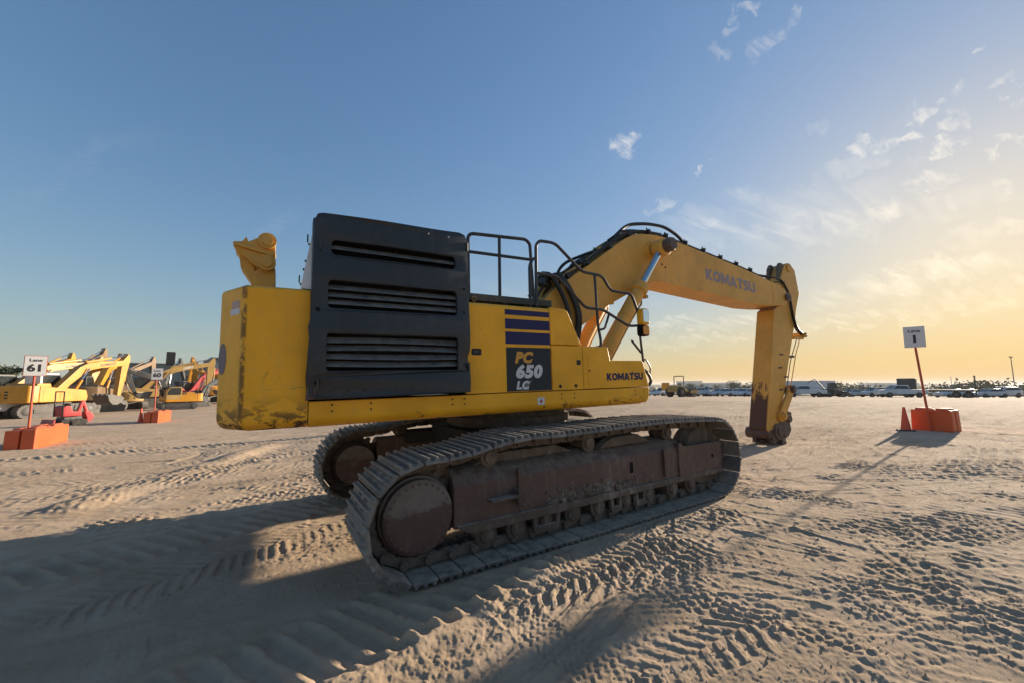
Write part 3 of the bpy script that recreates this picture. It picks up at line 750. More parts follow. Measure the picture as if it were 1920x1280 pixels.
# sticker and worn round emblem on the canted corner
cn = Vector((-3.575, -1.565, 0)); cd = Vector((-3.79, -1.17, 0)); cx = (cn-cd).normalized(); nn = Vector((-(cn-cd).y, (cn-cd).x, 0)).normalized()
if nn.y > 0: nn = -nn
def corner(u, z, off): return cd + cx*u + Vector((0, 0, z)) + nn*off
def corner_quad(u0, u1, z0, z1, off, mat, name):
    q = B(); vs = [corner(u0, z0, off), corner(u1, z0, off), corner(u1, z1, off), corner(u0, z1, off)]
    vs += [v - nn*(off*.8) for v in vs]
    q.poly(vs, [(0, 1, 2, 3), (7, 6, 5, 4), (0, 4, 5, 1), (1, 5, 6, 2), (2, 6, 7, 3), (3, 7, 4, 0)])
    return part(q, name, mat, parent=cw)
corner_quad(.20, .37, 2.50, 2.555, .003, M['white_decal'], 'sticker')
corner_quad(.22, .36, 2.56, 2.63, .003, M['pink_label'], 'sticker')
q = B(); ring = [corner(.07+.075*math.cos(a), 2.10+.15*math.sin(a), .003) for a in np.linspace(0, 2*math.pi, 20, endpoint=False)]
q.poly(ring+[v-nn*.0025 for v in ring], [tuple(range(20)), tuple(range(39, 19, -1))]+[(i, (i+1) % 20, (i+1) % 20+20, i+20) for i in range(20)])
part(q, 'emblem', M['old_emblem'], parent=cw)

# counterweight lifting link on top
b = B(); yk = -.30
b.prism([(-3.60, 2.75), (-3.565, 3.16), (-3.53, 3.27), (-3.42, 3.30), (-3.36, 3.24), (-3.345, 2.75)], 'y', yk-.13, yk-.07); b.prism([(-3.60, 2.75), (-3.565, 3.16), (-3.53, 3.27), (-3.42, 3.30), (-3.36, 3.24), (-3.345, 2.75)], 'y', yk+.07, yk+.13)
br = part(b, 'lifting_bracket', M['yel_boom'], .012)
for y0 in (yk-.19, yk+.14):
    b = B().prism([(-3.79, 3.50), (-3.70, 3.515), (-3.66, 3.575), (-3.64, 3.52), (-3.50, 3.61), (-3.44, 3.625), (-3.38, 3.58), (-3.365, 3.50), (-3.37, 3.35), (-3.37, 3.26), (-3.44, 3.21), (-3.53, 3.22), (-3.60, 3.27), (-3.78, 3.44)], 'y', y0, y0+.05)
    part(b, 'lifting_link', M['yel_boom'], .008)
part(B().prism([(-3.78, 3.45), (-3.73, 3.36), (-3.71, 3.22), (-3.60, 3.05), (-3.555, 3.04), (-3.56, 3.14), (-3.58, 3.25), (-3.70, 3.40)], 'y', yk-.10, yk+.13), 'link_web', M['yel_boom'], .008, parent=br)
part(B().prism([(-3.78, 3.455), (-3.78, 3.49), (-3.385, 3.40), (-3.385, 3.365)], 'y', yk-.23, yk-.191), 'link_rib', M['yel_boom'], .006, parent=br)
for x, z in ((-3.45, 3.545), (-3.45, 3.28)):
    part(B().lathe((x, yk, z), (0, -1, 0), [(-.22, .075), (.20, .075), (.20, .095), (.235, .095), (.235, .06), (.26, .06), (.26, .02)], 24), 'pin', M['yel_boom'], parent=br)

# ---- engine bay: charcoal louvred panel -------------------------------
YP = -1.66
part(B().prism([(-3.115, 2.78), (-3.0, 3.50), (-2.96, 3.52), (-1.42, 3.52), (-1.42, 1.70), (-3.02, 1.70), (-3.02, 2.78)], 'y', -1.50, 1.35), 'engine_hood', M['panel'], .03)
rf = part(B().prism([(-3.124, 2.785), (-3.012, 3.47), (-2.96, 3.47), (-2.96, 2.785)], 'y', -1.512, -1.503), 'sheen_plate', M['sheet'])  # added white plate; its colour stands in for sky reflected on the hood edge
for z, y in ((3.36, -1.35), (2.99, -1.05)):
    x = -3.118+(z-2.79)*.16
    ringp = [(x-.035, y+.04*math.cos(a), z+.04*math.sin(a)) for a in np.linspace(0, 2*math.pi, 14)]
    part(B().tube(ringp, .006, 6), 'lifting_ring', M['black'], parent=rf)
for z, y in ((3.27, -1.44), (3.13, -1.3), (3.0, -1.44), (2.9, -1.2)):
    x = -3.118+(z-2.79)*.16; part(B().cyl((x, y, z), (x-.02, y, z), .012, 8), 'bolt', M['bolt'], parent=rf)
outer = [(-3.035, 1.70), (-1.385, 1.715), (-1.370, 1.95), (-1.365, 2.0), (-1.385, 2.06), (-1.395, 2.12), (-1.375, 2.18), (-1.375, 2.6), (-1.385, 3.1), (-1.395, 3.50), (-1.42, 3.555), (-1.48, 3.575),
         (-2.94, 3.530), (-2.985, 3.515), (-3.005, 3.47), (-3.02, 3.0), (-3.03, 2.45), (-3.045, 2.38), (-3.035, 2.28), (-3.055, 1.9)]
holes = [rrect(-2.87, -1.53, 3.115, 3.285, .055), rrect(-2.895, -1.515, 2.57, 2.87, .05), rrect(-2.90, -1.515, 1.955, 2.335, .035)]
def pfn(x, y, z):
    # slightly buckled sheet; the lower rear corner is crushed inwards
    yy = YP + .010*math.sin(x*4.1+y*2.3)+.006*math.sin(y*9+x*3)
    c = max(0, 1-math.hypot((x+3.03)/.35, (y-1.74)/.22)); yy += .09*c
    c2 = max(0, 1-math.hypot((x+1.38)/.12, (y-2.05)/.22)); yy += .05*c2
    c3 = max(0, 1-math.hypot((x+2.6)/.5, (y-1.8)/.2)); yy -= .015*c3
    return Vector((x, yy+z, y))
def densify(loop, d=.09):
    out = []
    for a, b_ in zip(loop, loop[1:]+loop[:1]):
        k = max(1, int(math.dist(a, b_)/d))
        out += [(a[0]+(b_[0]-a[0])*i/k, a[1]+(b_[1]-a[1])*i/k) for i in range(k)]
    return out
pan = plate('engine_panel', densify(outer), [densify(h) for h in holes], .03, M['panel'], EXC, pfn, .010); hp(pan)
pan['label'] = 'dented charcoal engine side panel with three rows of louvres'
for y0, y1 in ((-3.03, -2.995), (-1.42, -1.385)):
    part(B().box(y0, y1, YP+.02, -1.48, 1.72, 3.49), 'panel_return', M['panel'], .01, parent=pan)
part(B().box(-2.99, -1.42, YP+.02, -1.48, 3.47, 3.505), 'panel_return', M['panel'], .01, parent=pan)
part(B().box(-2.99, -1.42, YP+.02, -1.48, 1.71, 1.74), 'panel_return', M['panel'], .01, parent=pan)
part(B().box(-2.98, -1.43, YP+.115, YP+.125, 1.75, 3.46), 'core_screen', M['black'], parent=pan)
rr = random.Random(2)
for (z0, z1, n) in ((3.115, 3.285, 1), (2.57, 2.87, 3), (1.955, 2.335, 4)):
    for k in range(n):
        z = z1-(z1-z0)*(k+1)/(n+1)+ (0.0 if n > 1 else .01); j = rr.uniform(-.012, .012) if z < 2.4 else 0
        b = B(); N = 10
        for i in range(N):
            xa, xb = -2.93+1.46*i/N, -2.93+1.46*(i+1)/N
            fa = j*math.sin(i/N*math.pi); fb_ = j*math.sin((i+1)/N*math.pi)
            b.poly([(xa, YP+.005, z-.025+fa), (xb, YP+.005, z-.025+fb_), (xb, YP+.075, z+.030+fb_), (xa, YP+.075, z+.030+fa),
                    (xa, YP+.005, z-.018+fa), (xb, YP+.005, z-.018+fb_), (xb, YP+.075, z+.037+fb_), (xa, YP+.075, z+.037+fa)],
                   [(0, 1, 2, 3), (4, 7, 6, 5), (0, 4, 5, 1), (3, 2, 6, 7)])
        bmesh.ops.remove_doubles(b.bm, verts=b.bm.verts, dist=1e-5)
        part(b, 'louvre', M['slat'], parent=pan)
    part(B().box(-2.215, -2.195, YP+.085, YP+.10, z0-.02, z1+.02), 'louvre_stay', M['black'], parent=pan)
for x, z in ((-2.975, 2.555), (-2.975, 2.08), (-2.97, 1.85), (-1.435, 2.9), (-1.44, 2.62), (-1.45, 2.3)):
    part(B().cyl((x, YP-.028, z), (x, YP+.01, z), .022 if x < -2 else .012, 12), 'fastener', M['black'], parent=pan)
for x in (-1.62, -1.86): part(B().cyl((x, YP-.03, 3.50), (x, YP, 3.50), .010, 8), 'fastener', M['white_decal'], parent=pan)
part(B().prism([(-3.06, 1.68), (-3.05, 1.84), (-2.93, 1.98), (-2.97, 1.84), (-2.98, 1.70)], 'y', -1.63, -1.60), 'torn_edge', M['brown'], .006, parent=pan)

for z in (2.0, 2.45, 3.0, 3.42): part(B().cyl((-1.385, YP-.012, z-.05), (-1.385, YP-.012, z+.05), .014, 10), 'hinge', M['panel'], parent=pan)
for z in (1.82, 3.20): part(B().tube(fillet([(-2.965, YP-.012, z-.06), (-2.965, YP-.05, z-.045), (-2.965, YP-.05, z+.045), (-2.965, YP-.012, z+.06)], .02, 4), .008, 8), 'handle', M['rail'], parent=pan)
for k in range(9): part(B().cyl((-2.85+k*.16, YP-.026, 1.765), (-2.85+k*.16, YP, 1.765), .007, 8), 'fastener', M['bolt'], parent=pan)
# ---- side doors and boxes ---------------------------------------------
def round_top(x0, x1, z0, z1, r, ya, yb):
    """box whose long outer top edge is rounded: profile in (y, z)"""
    pr = [(ya, z0), (ya, z1-r)]
    for k in range(1, 6):
        a = R(90*k/5); pr.append((ya+r*(1-math.cos(a)), z1-r+r*math.sin(a)))
    pr += [(yb, z1), (yb, z0)]
    return B().prism(pr, 'x', x0, x1)
dr1 = part(round_top(-1.372, -.136, 1.682, 2.79, .07, YS, -.55), 'side_door', M['yel'], .006, 2)
body2 = [(-.128, 2.292), (-.128, 2.80), (.13, 2.79), (.18, 2.765), (.408, 2.292)]
part(B().prism(body2, 'y', YS, -.55), 'upper_cover', M['yel'], .018, 3)
dr2 = part(B().box(-.128, .408, YS-.001, -.55, 1.682, 2.284), 'side_door', M['yel'], .006, 2)
fb_ = [(.416, 1.682), (.416, 2.284), (.885, 2.284), (.905, 2.265), (.94, 2.085), (1.60, 2.085), (1.63, 2.06), (1.735, 1.682)]
bx = part(B().prism(fb_, 'y', YS, -.74), 'tool_box', M['yel'], .014, 2)
part(B().prism(rrect(.50, .765, 1.735, 2.135, .02), 'y', YS-.006, YS+.002), 'hatch', M['yel'], .002, 1, parent=bx)
part(B().cyl((.525, YS-.012, 1.94), (.525, YS-.004, 1.94), .014, 10), 'latch', M['bolt'], parent=bx)
for x in (.0, .27): part(B().lathe((x, YS, 1.735), (0, -1, 0), [(0, .024), (.008, .024), (.008, .012), (.012, .012)], 14), 'latch', M['bolt'], parent=dr2)
# dark seams between the panels are real gaps backed by a dark body
part(B().box(-1.39, .9, YS+.05, -.5, 1.675, 2.26), 'inner_body', M['black'])
part(B().box(-1.39, .1, YS+.06, .9, 2.2, 2.76), 'inner_body', M['deck'])
part(B().prism(rrect(-1.30, -1.17, 2.14, 2.22, .02), 'y', YS-.006, YS+.002), 'latch_plate', M['bolt'], .002, 1, parent=dr1)
part(B().box(-1.27, -1.20, YS-.016, YS-.004, 2.165, 2.195), 'latch_handle', M['rail'], .004, parent=dr1)
part(B().prism(rrect(.30, .37, 2.02, 2.09, .015), 'y', YS-.008, YS+.002), 'latch_plate', M['bolt'], .002, 1, parent=dr2)
for z in (1.80, 2.18): part(B().cyl((-.118, YS-.006, z-.04), (-.118, YS-.006, z+.04), .009, 8), 'hinge', M['yel'], parent=dr2)
# decals
def side_quad(x0, x1, z0, z1, mat, parent, name, off=.002):
    return part(B().box(x0, x1, YS-off, YS+.001, z0, z1), name, mat, parent=parent)
for z0, z1 in ((2.655, 2.725), (2.475, 2.605), (2.285, 2.440)): side_quad(-.83, -.142, z0, z1, M['navy'], dr1, 'stripe')
side_quad(-.825, -.142, 1.690, 2.245, M['grey_decal'], dr1, 'name_plate')
def side_text(body, x, z, size, mat, parent, shear=0., offset=0., sx=1., y=YS, extr=.002, name='lettering', slope=0., space=1.12):
    me = text_mesh(name, body, size, mat, lambda a, b_, h: Vector((x+a, y-.003-h, z+b_+a*slope)), shear, offset, extr, sx, 'LEFT', space)
    o = link(name, me, parent)
    return o
side_text('PC', -.70, 2.055, .185, M['amber_decal'], dr1, .22, .011, 1.05)
side_text('650', -.695, 1.865, .215, M['white_decal'], dr1, .18, .013, 1.12)
side_text('LC', -.69, 1.720, .135, M['white_decal'], dr1, .22, .008, 1.05)
part(B().prism([(-.62, 1.695), (-.60, 1.73), (-.53, 1.80), (-.44, 1.835), (-.50, 1.76), (-.50, 1.695)], 'y', YS-.0045, YS-.0025), 'swoosh', plain('grey_green_mark', (.12, .15, .14), .5), parent=dr1)
part(B().prism([(1.372, 1.915), (1.395, 1.915), (1.380, 1.885)], 'y', YS-.006, YS-.001), 'lettering_mark', M['navy'], parent=bx)

def block_text(word, x, z, h, L, mat, parent, y, slope=0.):
    tot = sum(LETTERS[c][0] for c in word)+.05*(len(word)-1); sx = L/tot; px = 0
    for c in word:
        w_, loops = LETTERS[c]; lp = [[((px+a)*sx, b_*h) for a, b_ in loop] for loop in loops]
        plate('letter', lp[0], lp[1:], .003, mat, parent, lambda a, b_, d_: Vector((x+a, y-.0028+d_, z+b_+a*slope)), 0.)
        px += w_+.05
block_text('KOMATSU', .853, 1.793, .108, .752, M['navy'], bx, YS)
# ---- deck and handrails -----------------------------------------------
dk = part(B().box(-1.36, .02, -1.42, 1.2, 2.84, 2.93), 'catwalk', M['deck'], .01)
for x in (-1.25, -1.0, -.7, -.4, -.15): part(B().box(x-.02, x+.02, -1.38, -1.34, 2.76, 2.86), 'catwalk_foot', M['deck'], parent=dk)
part(B().lathe((-.42, -.9, 2.93), (0, 0, 1), [(0, .08), (.05, .08), (.06, .06), (.10, .06), (.11, .02)], 16), 'filler_cap', M['yel'], parent=dk)
part(B().prism([(-1.05, 2.93), (-1.0, 2.99), (-.9, 3.0), (-.82, 2.94)], 'y', -.9, -.7), 'valve_cover', M['yel'], .01, parent=dk)
ringp = [(-1.2+.03*math.cos(a), -1.45, 2.85+.03*math.sin(a)) for a in np.linspace(0, 2*math.pi, 12)]
part(B().tube(ringp, .006, 6), 'lifting_ring', M['pipe'], parent=dk)
yr = -1.15
hr = part(B().tube(fillet([(-1.14, yr, 2.86), (-1.14, yr, 3.815), (-.22, yr, 3.875), (-.145, yr, 3.82), (-.10, yr, 2.86)], .10, 6), .024, 10), 'handrail', M['rail'])
part(B().tube([(-1.13, yr, 3.56), (-.14, yr, 3.58)], .022, 10), 'mid_rail', M['rail'], parent=hr)
part(B().tube([(-.67, yr, 2.88), (-.655, yr, 3.845)], .022, 10), 'post', M['rail'], parent=hr)
yr = -1.42
up_ = fillet([(-.245, yr, 2.82), (-.22, yr, 3.70), (-.16, yr, 3.775), (.11, yr, 3.785), (.60, yr, 3.415), (1.0, yr, 3.40), (1.16, yr, 3.18), (1.62, yr, 3.165), (1.75, yr, 2.86), (1.77, yr, 2.75)], .09, 5)
hr2 = part(B().tube(up_, .023, 10), 'stair_handrail', M['rail'])
lo_ = fillet([(-.215, yr, 3.30), (.13, yr, 3.295), (.64, yr, 2.865), (.97, yr, 2.87), (1.52, yr, 2.635), (1.76, yr, 2.66)], .09, 5)
part(B().tube(lo_, .022, 10), 'lower_rail', M['rail'], parent=hr2)
part(B().tube(fillet([(-.33, yr+.02, 2.82), (-.325, yr+.02, 3.40), (-.27, yr+.02, 3.50), (-.215, yr, 3.52)], .06, 4), .022, 10), 'post', M['rail'], parent=hr2)
part(B().tube(fillet([(.845, yr, 3.385), (.865, yr, 2.60), (.905, yr, 2.40), (.90, yr, 2.30), (.80, yr, 2.285)], .05, 4), .021, 10), 'post', M['rail'], parent=hr2)
part(B().tube(fillet([(1.10, yr, 2.80), (1.0, yr, 2.57), (.89, yr, 2.55)], .05, 4), .018, 8), 'brace', M['rail'], parent=hr2)
mir = part(B().tube(fillet([(1.80, yr, 2.07), (1.755, yr, 2.55), (1.75, yr, 2.95)], .05), .020, 10), 'mirror_pole', M['rail'])
part(B().tube([(1.76, yr, 2.22), (1.56, yr, 2.41)], .018, 8), 'mirror_strut', M['rail'], parent=mir)
part(B().prism(rrect(1.72, 1.90, 2.66, 2.93, .05), 'y', yr-.10, yr+.02), 'mirror_housing', M['yel'], .02, 3, parent=mir)
part(B().prism(rrect(1.71, 1.89, 2.48, 2.655, .04), 'y', yr-.09, yr+.02), 'lamp_housing', M['black'], .015, 3, parent=mir)
part(B().prism(rrect(1.735, 1.87, 2.50, 2.64, .03), 'y', yr-.105, yr-.09), 'lamp_lens', M['lens_amber'], .004, parent=mir)
part(B().prism(rrect(1.74, 1.88, 2.70, 2.91, .03), 'y', yr-.11, yr-.10), 'mirror_face', M['mirror'], .004, parent=mir)
part(B().tube(fillet([(1.80, yr, 2.10), (1.86, yr, 2.12), (1.96, yr, 1.99), (1.93, yr, 1.84)], .04, 4), .013, 8), 'grab_iron', M['rail'], parent=mir)
part(B().tube(fillet([(1.80, yr, 1.95), (1.88, yr, 1.90), (1.93, yr, 1.84), (1.96, yr, 1.76), (1.90, yr, 1.70)], .05, 4), .025, 8), 'hose_loop', M['hose'], parent=mir)

# ---- cab on the far side (hidden here by the boom) ----------------------
cabp = [(.35, 1.68), (.35, 3.20), (.45, 3.30), (1.25, 3.30), (1.62, 3.05), (1.95, 2.5), (1.95, 1.68)]
cab = part(B().prism(cabp, 'y', .55, 1.5), 'cab', M['yel'], .03)
part(B().prism([(.5, 2.3), (.5, 3.15), (1.2, 3.15), (1.5, 2.95), (1.72, 2.5), (1.72, 2.3)], 'y', .544, .552), 'window', M['black'], parent=cab)

# ---- boom ---------------------------------------------------------------
YB0, YB1 = -.43, .23
bt = [(.35, 2.55), (.55, 3.15), (.85, 3.42), (1.25, 3.68), (1.57, 3.89), (1.98, 4.17), (2.45, 4.49), (2.66, 4.62), (2.86, 4.715), (3.08, 4.77), (3.30, 4.80), (3.55, 4.82), (3.77, 4.815), (4.27, 4.78), (5.21, 4.67), (6.75, 4.48), (8.02, 4.28)]
bb = [(8.02, 3.62), (7.22, 3.60), (3.60, 3.815), (3.40, 3.80), (3.2, 3.74), (2.9, 3.60), (2.49, 3.40), (2.10, 3.21), (1.75, 2.99), (1.28, 2.70), (1.05, 2.35), (.8, 2.15), (.5, 2.2)]
boom = part(B().prism(bt+bb, 'y', YB0, YB1), 'boom', M['yel_boom'], .02, 2)
fork = [(8.0, 3.625), (8.0, 4.275), (8.30, 4.23), (8.66, 4.11), (8.80, 3.99), (8.82, 3.86), (8.72, 3.74), (8.55, 3.66)]
for y0 in (YB0-.01, YB1-.10):
    part(B().prism(fork, 'y', y0, y0+.11), 'boom_fork', M['yel_boom'], .015, 2, parent=boom)
part(B().lathe((8.70, -.10, 3.90), (0, -1, 0), [(-.40, .09), (.37, .09), (.37, .12), (.40, .12), (.40, .06), (.415, .05)], 20), 'pin', M['brown'], parent=boom)
# edge flanges of the box section and weld seams
part(B().prism([(3.42, 3.79), (3.55, 3.835), (7.22, 3.62), (8.0, 3.64), (8.0, 3.615), (7.22, 3.595), (3.55, 3.81)], 'y', YB0-.012, YB0-.001), 'flange', M['yel_boom'], parent=boom)
part(B().prism([(2.42, 4.40), (2.44, 4.46), (2.86, 3.6), (2.84, 3.57)], 'y', YB0-.004, YB0-.001), 'weld_seam', M['yel_boom'], parent=boom)
def btop(x):
    for (x0, z0), (x1, z1) in zip(bt, bt[1:]):
        if x0 <= x <= x1: return z0+(z1-z0)*(x-x0)/(x1-x0)
    return bt[-1][1]
# faded maker's lettering
block_text('KOMATSU', 5.15, 4.03, .265, 2.02, M['ghost'], boom, YB0, -.075)
# cylinder pin boss
part(B().lathe((3.40, -.10, 4.45), (0, -1, 0), [(-.7, .115), (-.34, .115), (.34, .125), (.60, .125), (.62, .14), (.80, .14), (.81, .12), (.84, .12), (.845, .03)], 24), 'cylinder_pin', M['brown'], parent=boom)
part(B().lathe((3.40, -.43, 4.45), (0, -1, 0), [(0, .21), (.05, .20), (.06, .13)], 28), 'pin_boss', M['yel_boom'], parent=boom)
for k in range(2): part(B().cyl((3.66+k*.10, YB0-.008, 4.19-k*.05), (3.66+k*.10, YB0+.005, 4.19-k*.05), .022, 10), 'plug', M['bolt'], parent=boom)
def boom_cyl(y, dx=0.):
    a, top = Vector((1.30+dx, y, 1.75)), Vector((3.38, y, 4.43)); d = (top-a).normalized()
    e = a+d*2.35
    brl = part(B().lathe(a, d, [(0, .13), (2.14, .13), (2.16, .165), (2.32, .165), (2.34, .12), (2.36, .12)], 28), 'boom_cylinder', M['yel_boom'])
    part(B().cyl(e-d*.1, top-d*.12, .072, 20), 'rod', M['chrome'], parent=brl)
    part(B().lathe(top, (0, -1, 0), [(-.12, .16), (-.10, .18), (.10, .18), (.12, .16)], 24), 'rod_eye', M['yel_boom'], parent=brl)
    side = Vector((d.z, 0, -d.x))
    part(B().tube([a+d*.5+side*.17, a+d*1.6+side*.17, a+d*2.02+side*.20, a+d*2.10+side*.14], .020, 8), 'oil_pipe', M['pipe'], parent=brl)
    for s in (.7, 1.5): part(B().lathe(a+d*s, d, [(0, .137), (.03, .137)], 20), 'band', M['yel_boom'], parent=brl)
    part(B().box(-.05, .05, -.05, .05, -.03, .03).xf(Matrix.Translation(a+d*2.2+side*.19)), 'port_block', M['pipe'], .006, parent=brl)
    return brl
boom_cyl(-.66); boom_cyl(.40, .25)
# pipework along the top of the boom
def along(x0, x1, off, y, n=40, wig=0.):
    out = []
    for k in range(n+1):
        x = x0+(x1-x0)*k/n
        s = (btop(min(x+.05, 8))-btop(max(x-.05, .4)))/.1; nl = math.hypot(1, s)
        out.append((x - off*s/nl, y+wig*math.sin(x*3), btop(x)+off/nl))
    return out
for i, y in enumerate((-.36, -.28, -.19, -.04, .06, .15)):
    part(B().tube(along(.9+.12*i, 7.7-.06*i, .055+.022*(i % 2), y, 60), .026 if i % 2 else .021, 8), 'boom_pipe', M['rail'] if i in (0, 3) else M['pipe'], parent=boom)
for x in (1.15, 1.62, 2.2, 2.75, 3.35, 3.9, 4.55, 5.2, 5.85, 6.5, 7.1):
    z = btop(x); s = math.atan2(btop(x+.05)-btop(x-.05), .1)
    m4 = Matrix.Translation((x, -.12, z+.05)) @ Matrix.Rotation(-s, 4, 'Y')
    bb_ = B().box(-.035, .035, -.31, .24, -.05, .06); bb_.cyl((0, -.24, .05), (0, -.24, .11), .018, 6); bb_.cyl((0, .1, .05), (0, .1, .11), .018, 6)
    part(bb_.xf(m4), 'pipe_clamp', M['hose'], .008, parent=boom)
def htube(pts, r, mat='hose', name='hose', n=8, f=.25): return part(B().tube(fillet(pts, f, 6), r, n), name, M[mat], parent=boom)
# big hose bow over the knee, hoses at the foot, hoses at the elbow
htube([(2.35, -.36, 4.58), (2.75, -.36, 4.93), (3.35, -.36, 5.06), (3.95, -.34, 5.10), (4.45, -.30, 4.98), (4.75, -.26, 4.80)], .035)
htube([(2.45, -.12, 4.62), (2.9, -.12, 4.92), (3.5, -.12, 5.0), (4.1, -.1, 4.92), (4.4, -.1, 4.82)], .03)
htube([(1.5, -.40, 3.92), (2.0, -.42, 4.30), (2.5, -.40, 4.66), (3.1, -.38, 4.86), (3.8, -.34, 4.90)], .03)
for k, (x, y) in enumerate(((.62, -.50), (.80, -.52), (.90, -.46))):
    htube([(x-.10, y+.2, 3.55), (x+.02, y, 3.66), (x+.22, y-.03, 3.40), (x+.42, y-.05, 2.95), (x+.36, y+.02, 2.45), (x+.2, y+.15, 2.2)], .042)
for k in range(9):
    rr = random.Random(40+k); x = .45+.12*k; z = btop(min(max(x, .5), 7))+rr.uniform(.05, .2)
    htube([(x-.2, rr.uniform(-.4, .1), z-.25), (x+.05, rr.uniform(-.45, .1), z+rr.uniform(.05, .18)), (x+.5, rr.uniform(-.4, .1), z+rr.uniform(.3, .42)), (x+.85, rr.uniform(-.35, .1), z+.52)], rr.uniform(.016, .03), rr.choice(('hose', 'pipe', 'rail')))
for k in range(12):
    rr = random.Random(80+k); x = rr.uniform(.5, 2.5); z = btop(x)+rr.uniform(.06, .16); y = rr.uniform(-.4, .1); s = rr.uniform(.04, .09)
    part(B().box(-s, s, -s*.7, s*.7, -s*.6, s*.6).xf(Matrix.Translation((x, y, z)) @ Matrix.Rotation(rr.uniform(-.9, -.4), 4, 'Y')), 'valve_block', M['pipe'] if k % 3 else M['hose'], .008, parent=boom)
part(B().lathe((.60, -.35, 3.45), (.3, 0, 1), [(0, .10), (.16, .10), (.18, .06), (.24, .06)], 14), 'swivel', M['rail'], parent=boom)

# ---- arm ------------------------------------------------------------------
YA0, YA1 = -.33, .13
armp = [(7.34, .46), (8.22, 3.55), (8.46, 3.68), (8.62, 4.30), (8.93, 4.80), (9.05, 4.92), (9.20, 4.97), (9.32, 4.94), (9.55, 4.80), (9.68, 4.10), (9.41, 3.62), (9.30, 3.33), (9.02, 2.75), (8.57, 1.83), (8.12, .86), (7.98, .52), (7.80, .26), (7.50, .22)]
arm = part(B().prism(armp, 'y', YA0, YA1), 'arm', M['yel_arm'], .018, 2)
arm['label'] = 'upright yellow arm scraped bare brown low down'
for y in (YA0-.006,):
    for (x, z) in ((8.35, 2.35), (8.25, 2.0), (8.48, 1.75), (8.42, 1.42), (8.18, 1.42)):
        part(B().box(x-.09, x+.09, y-.008, y+.004, z-.022, z+.022).xf(Matrix.Translation((0, 0, 0))), 'scrape_bar', M['brown'], .004, parent=arm)
part(B().lathe((8.70, -.10, 3.90), (0, -1, 0), [(-.3, .16), (.28, .16), (.285, .10)], 24), 'elbow_boss', M['yel_arm'], parent=arm)
part(B().lathe((9.20, -.10, 4.82), (0, -1, 0), [(-.30, .09), (.24, .09), (.24, .12), (.26, .12), (.26, .03)], 20), 'pin', M['yel_arm'], parent=arm)
for y in (-.25, .0): part(B().prism([(8.70, 4.42), (8.74, 4.80), (8.86, 4.95), (8.98, 4.93), (9.04, 4.80), (8.98, 4.5)], 'y', y-.04, y+.04), 'cylinder_lug', M['mud'], .01, parent=arm)
part(B().box(8.66, 8.92, -.34, .12, 4.30, 4.40), 'hose_block', M['rail'], .02, parent=arm)
ac = part(B().lathe((3.95, -.10, 5.08), (Vector((8.86, 0, 4.78))-Vector((3.95, 0, 5.08))), [(0, .0001), (.001, .0001)], 4), 'spare', M['hose']) if False else None
def atube(pts, r, mat='hose'): return part(B().tube(fillet(pts, .2, 6), r, 8), 'hose', M[mat], parent=arm)
for k, y in enumerate((-.40, -.36, -.32, .05, .1)):
    atube([(7.55-.1*k, y*.8, btop(7.5)+.08), (8.2, y, 4.42), (8.62, y, 4.40+.05*k), (8.95+.05*k, y, 4.05), (9.02+.04*k, y-.02, 3.4), (9.2+.03*k, y, 3.05), (9.55, y, 2.92), (9.75, y+.02, 2.90)], .020)
part(B().lathe((9.62, -.42, 2.90), (0, 1, 0), [(0, .07), (.12, .07), (.12, .09), (.5, .09), (.5, .05)], 14), 'swivel_joint', M['pipe'], parent=arm)
part(B().box(9.1, 9.62, -.36, -.28, 2.78, 2.86), 'swivel_bracket', M['yel_arm'], .01, parent=arm)
atube([(9.50, -.30, 2.85), (9.42, -.30, 2.65), (9.3, -.30, 2.52), (9.22, -.30, 2.40), (8.80, -.28, 1.5), (8.62, -.28, 1.05)], .012, 'pipe')
atube([(9.55, -.22, 2.85), (9.05, -.22, 2.2), (8.6, -.22, 1.2), (8.5, -.22, 1.0)], .012, 'rail')
for z, x in ((2.30, 8.96), (1.05, 8.42)): part(B().box(x-.14, x+.10, -.33, -.15, z-.03, z+.03), 'pipe_clamp', M['hose'], .006, parent=arm)
# bottom end: pivots, links and the coupler
part(B().lathe((7.50, -.10, .33), (0, -1, 0), [(-.36, .12), (-.35, .14), (.22, .14), (.22, .10), (.24, .10)], 22), 'tip_boss', M['brown'], parent=arm)
part(B().lathe((7.78, -.10, .36), (0, -1, 0), [(-.33, .20), (.30, .20), (.31, .12), (.34, .12), (.34, .03)], 22), 'tip_boss', M['brown'], parent=arm)
for y in (YA0-.085, YA1+.02):
    lk = B().prism([(7.82, .72), (7.88, .62), (7.98, .60), (8.08, .68), (8.62, 1.28), (8.70, 1.40), (8.66, 1.52), (8.56, 1.54), (8.46, 1.46), (7.92, .88)], 'y', y, y+.065)
    part(lk, 'side_link', M['yel_arm'], .012, parent=arm)
part(B().lathe((8.57, -.10, 1.42), (0, -1, 0), [(-.36, .11), (.36, .11), (.36, .07), (.39, .07)], 20), 'link_pin', M['brown'], parent=arm)
part(B().lathe((7.97, -.10, .75), (0, -1, 0), [(-.38, .10), (.38, .10), (.38, .06), (.41, .06)], 20), 'link_pin', M['yel_arm'], parent=arm)
cpl = part(B().prism([(7.62, .42), (7.86, .52), (8.10, .78), (8.35, .86), (8.55, .80), (8.50, .62), (8.42, .52), (8.46, .36), (8.30, .20), (8.14, .16), (8.10, .02), (7.98, -.06), (7.84, -.02), (7.86, .12), (7.74, .14), (7.62, .05), (7.50, .08), (7.52, .24)], 'y', -.36, -.26), 'coupler', M['mud'], .015)
